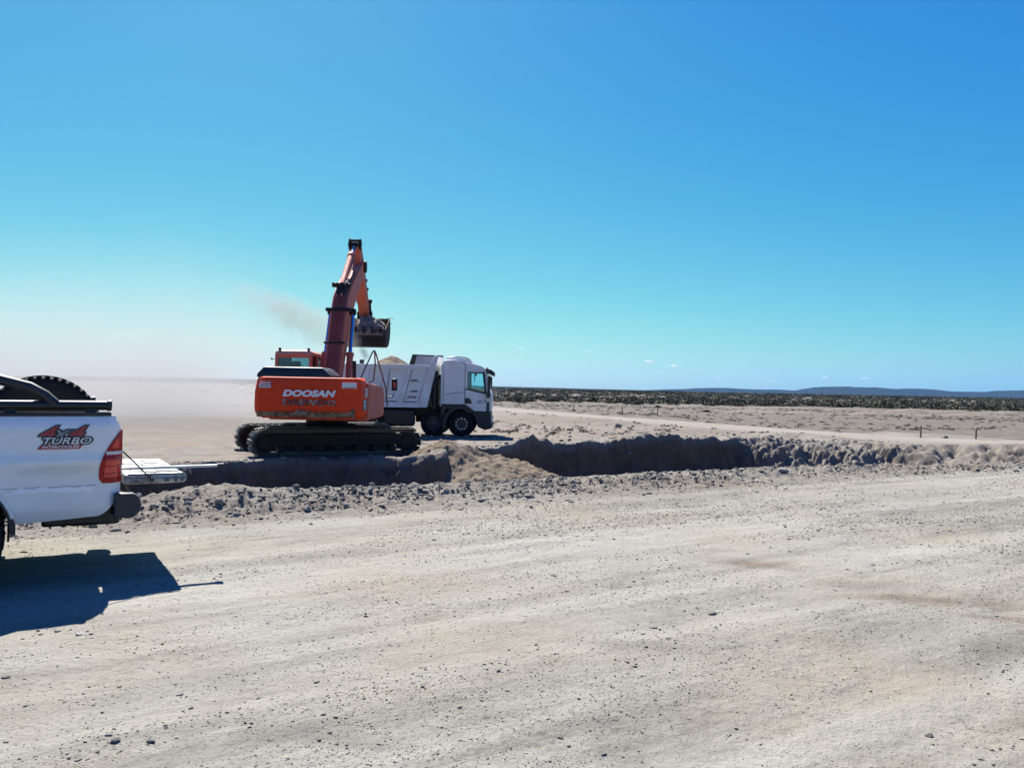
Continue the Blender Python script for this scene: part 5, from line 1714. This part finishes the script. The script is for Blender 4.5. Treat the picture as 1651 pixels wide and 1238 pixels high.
# two low ridges of pushed up earth in front of the scrub
for (pts, lab) in (([(1060, 656.5), (1150, 657), (1300, 660), (1450, 663), (1660, 667)], 'long low windrow of dark earth nearest the scrub belt'),
                   ([(1140, 664), (1260, 665), (1400, 668), (1540, 671), (1660, 674)], 'second low windrow of dark earth crossing the plain')):
    W = np.array([on_plane(px, py, -.35).xy[:] for px, py in pts])
    pp = smooth_path(W, .8)
    tt = np.gradient(pp, axis=0); tt /= np.linalg.norm(tt, axis=1)[:, None]
    nr = np.stack([-tt[:, 1], tt[:, 0]], 1)
    of = np.linspace(-1.1, 1.1, 9)
    PP = pp[:, None, :] + nr[:, None, :] * of[None, :, None]
    hh = .30 * np.cos(of / 1.1 * math.pi / 2)[None, :] * (.75 + .9 * perlin(np.arange(len(pp)) * .21, np.zeros(len(pp)), 431)[:, None]) + .08 * fbm(PP[..., 0] * .9, PP[..., 1] * .9, 433, 3)
    zz = terrain(PP[..., 0], PP[..., 1]) - .06 + np.clip(hh, 0, 1)
    idx = np.arange(zz.size).reshape(zz.shape)
    F = np.stack([idx[:-1, :-1], idx[:-1, 1:], idx[1:, 1:], idx[1:, :-1]], -1).reshape(-1, 4)
    o = raw_mesh('windrow', np.stack([PP[..., 0].ravel(), PP[..., 1].ravel(), zz.ravel()], 1), F, M_PLAIN)
    tag(o, lab, 'earth ridge', kind='structure')

# ------------------------------------------------------------------ clouds, beyond the haze
def cloud_mat():
    m, nt, N, L, b = nodes_of('cloud')
    b.inputs['Base Color'].default_value = (.85, .87, .9, 1)
    b.inputs['Roughness'].default_value = 1; b.inputs['Specular IOR Level'].default_value = 0
    tr = N.new('ShaderNodeBsdfTransparent'); tl_ = N.new('ShaderNodeBsdfTranslucent'); tl_.inputs['Color'].default_value = (.85, .87, .9, 1)
    ad_ = N.new('ShaderNodeMixShader'); ad_.inputs[0].default_value = .5
    L.new(b.outputs[0], ad_.inputs[1]); L.new(tl_.outputs[0], ad_.inputs[2])
    lw = N.new('ShaderNodeLayerWeight'); lw.inputs['Blend'].default_value = .35
    geo = N.new('ShaderNodeNewGeometry')
    nn = noise(nt, geo.outputs['Position'], .012, 4, .6)
    f = math_(nt, 'MULTIPLY', math_(nt, 'SUBTRACT', 1.0, lw.outputs['Facing']), math_(nt, 'ADD', nn, .15), True)
    mx = N.new('ShaderNodeMixShader'); L.new(f, mx.inputs[0]); L.new(tr.outputs[0], mx.inputs[1]); L.new(ad_.outputs[0], mx.inputs[2])
    L.new(mx.outputs[0], N['Material Output'].inputs['Surface'])
    return m
M_CLOUD = cloud_mat()
CL = [(838, 562.5, 7, 2.0, 'small white cloud just above and right of the truck cab'), (949, 567, 5, 1.6, 'tiny white cloud alone over the left half of the plain'), (1046, 583, 9, 3.2, 'largest small white cloud, over the start of the hills'),
      (1086, 590, 6, 2.4, 'small white cloud just right of the largest one'), (1061, 599, 4, 1.2, 'faint cloud scrap under the largest small cloud'), (1157, 611, 5, 1.2, 'faint thin cloud low over the first hill'),
      (1246, 615, 7, 1.4, 'thin pale cloud low over the dip between the hills'), (1331, 608.5, 5, 1.6, 'small white cloud above the highest hill'), (1395, 610, 8, 1.5, 'pale cloud scrap over the right flank of the highest hill')]
for i, (px, py, hw, hh, lab) in enumerate(CL):
    p = at(px, py, 20000.0); k = 20000.0 / F_PX
    bm = bmesh.new()
    for j in range(9):
        t = random.uniform(-1, 1)
        mt_ = Matrix.Translation((t * hw * k * .75, random.uniform(-1, 1) * hw * k * .5, random.uniform(-.3, .45) * hh * k * (1 - abs(t)))) @ \
            Matrix.Diagonal((hw * k * random.uniform(.2, .4), hw * k * .35, hh * k * random.uniform(.4, .8) * (1.05 - abs(t) * .5), 1))
        bmesh.ops.create_icosphere(bm, subdivisions=3, radius=1.0, matrix=mt_)
    me = bpy.data.meshes.new('cloud'); bm.to_mesh(me); bm.free()
    me.polygons.foreach_set('use_smooth', [True] * len(me.polygons)); me.materials.append(M_CLOUD)
    o = bpy.data.objects.new('cloud', me); COL.objects.link(o); o.location = p
    tag(o, lab, 'cloud', 'small clouds low over the horizon', 'thing')

# ------------------------------------------------------------------ blown dust
def dust(name, loc, scale, rot, dens, color, lab, nscale, thr, aniso=.35, floor=False, emi=None, seed=0.0, edge=1.0):
    bm = bmesh.new(); bmesh.ops.create_icosphere(bm, subdivisions=3, radius=1.0)
    if floor:
        for v in bm.verts: v.co.z = max(v.co.z, -.04)
    me = bpy.data.meshes.new(name); bm.to_mesh(me); bm.free()
    o = bpy.data.objects.new(name, me); COL.objects.link(o)
    o.location, o.scale, o.rotation_euler = loc, scale, rot
    m = bpy.data.materials.new(name); m.use_nodes = True
    nt = m.node_tree; N = nt.nodes; L = nt.links
    for nd in list(N):
        if nd.type == 'BSDF_PRINCIPLED': N.remove(nd)
    pv = N.new('ShaderNodeVolumePrincipled')
    pv.inputs['Color'].default_value = rgba(color); pv.inputs['Anisotropy'].default_value = aniso
    tc_ = N.new('ShaderNodeTexCoord').outputs['Object']
    ln = N.new('ShaderNodeVectorMath'); ln.operation = 'LENGTH'; L.new(tc_, ln.inputs[0])
    geo = N.new('ShaderNodeNewGeometry').outputs['Position']
    mp = N.new('ShaderNodeMapping'); mp.inputs['Location'].default_value = (seed, seed, seed); L.new(geo, mp.inputs['Vector'])
    nz = noise(nt, mp.outputs[0], nscale, 4, .6)
    fall = ramp(nt, ln.outputs['Value'], [(.15, 1.0), (edge, 0.0)])
    body = ramp(nt, nz, [(thr[0], 0.0), (thr[1], 1.0)])
    f = math_(nt, 'MULTIPLY', fall, body)
    if floor:                                                     # settles towards the ground
        sp = N.new('ShaderNodeSeparateXYZ'); L.new(tc_, sp.inputs[0])
        hgt = ramp(nt, sp.outputs['Z'], [(0.0, .9), (.12, .55), (.28, .30), (.55, .10), (1.0, .0)])
        f = math_(nt, 'MULTIPLY', f, hgt)
    L.new(math_(nt, 'MULTIPLY', f, dens), pv.inputs['Density'])
    L.new(pv.outputs[0], N['Material Output'].inputs['Volume'])
    me.materials.append(m)
    tag(o, lab, 'dust' if 'dust' in name else 'smoke', kind='stuff')
    return o


dust('dust_cloud', (-27, 52, -.3), (27, 28, 15), (0, 0, R(25)), .21, (.78, .755, .73), 'broad veil of pale dust drifting low over the plain behind the pickup', .085, (.38, .60), .0, True)
dust('smoke', (-6.6, 24.6, 3.55), (2.6, .9, .72), (0, R(25), 0), 1.5, (.60, .54, .52), 'brownish smoke plume drifting left from the excavator boom', 1.5, (.36, .68), .1, seed=5.2)
dust('falling_dust', (-5.15, 27.8, 2.62), (.16, .25, .50), (0, R(-28), 0), 3.2, (.42, .30, .25), 'wisp of earth trickling down below the bucket', 3.2, (.40, .62), .2, seed=7.7)
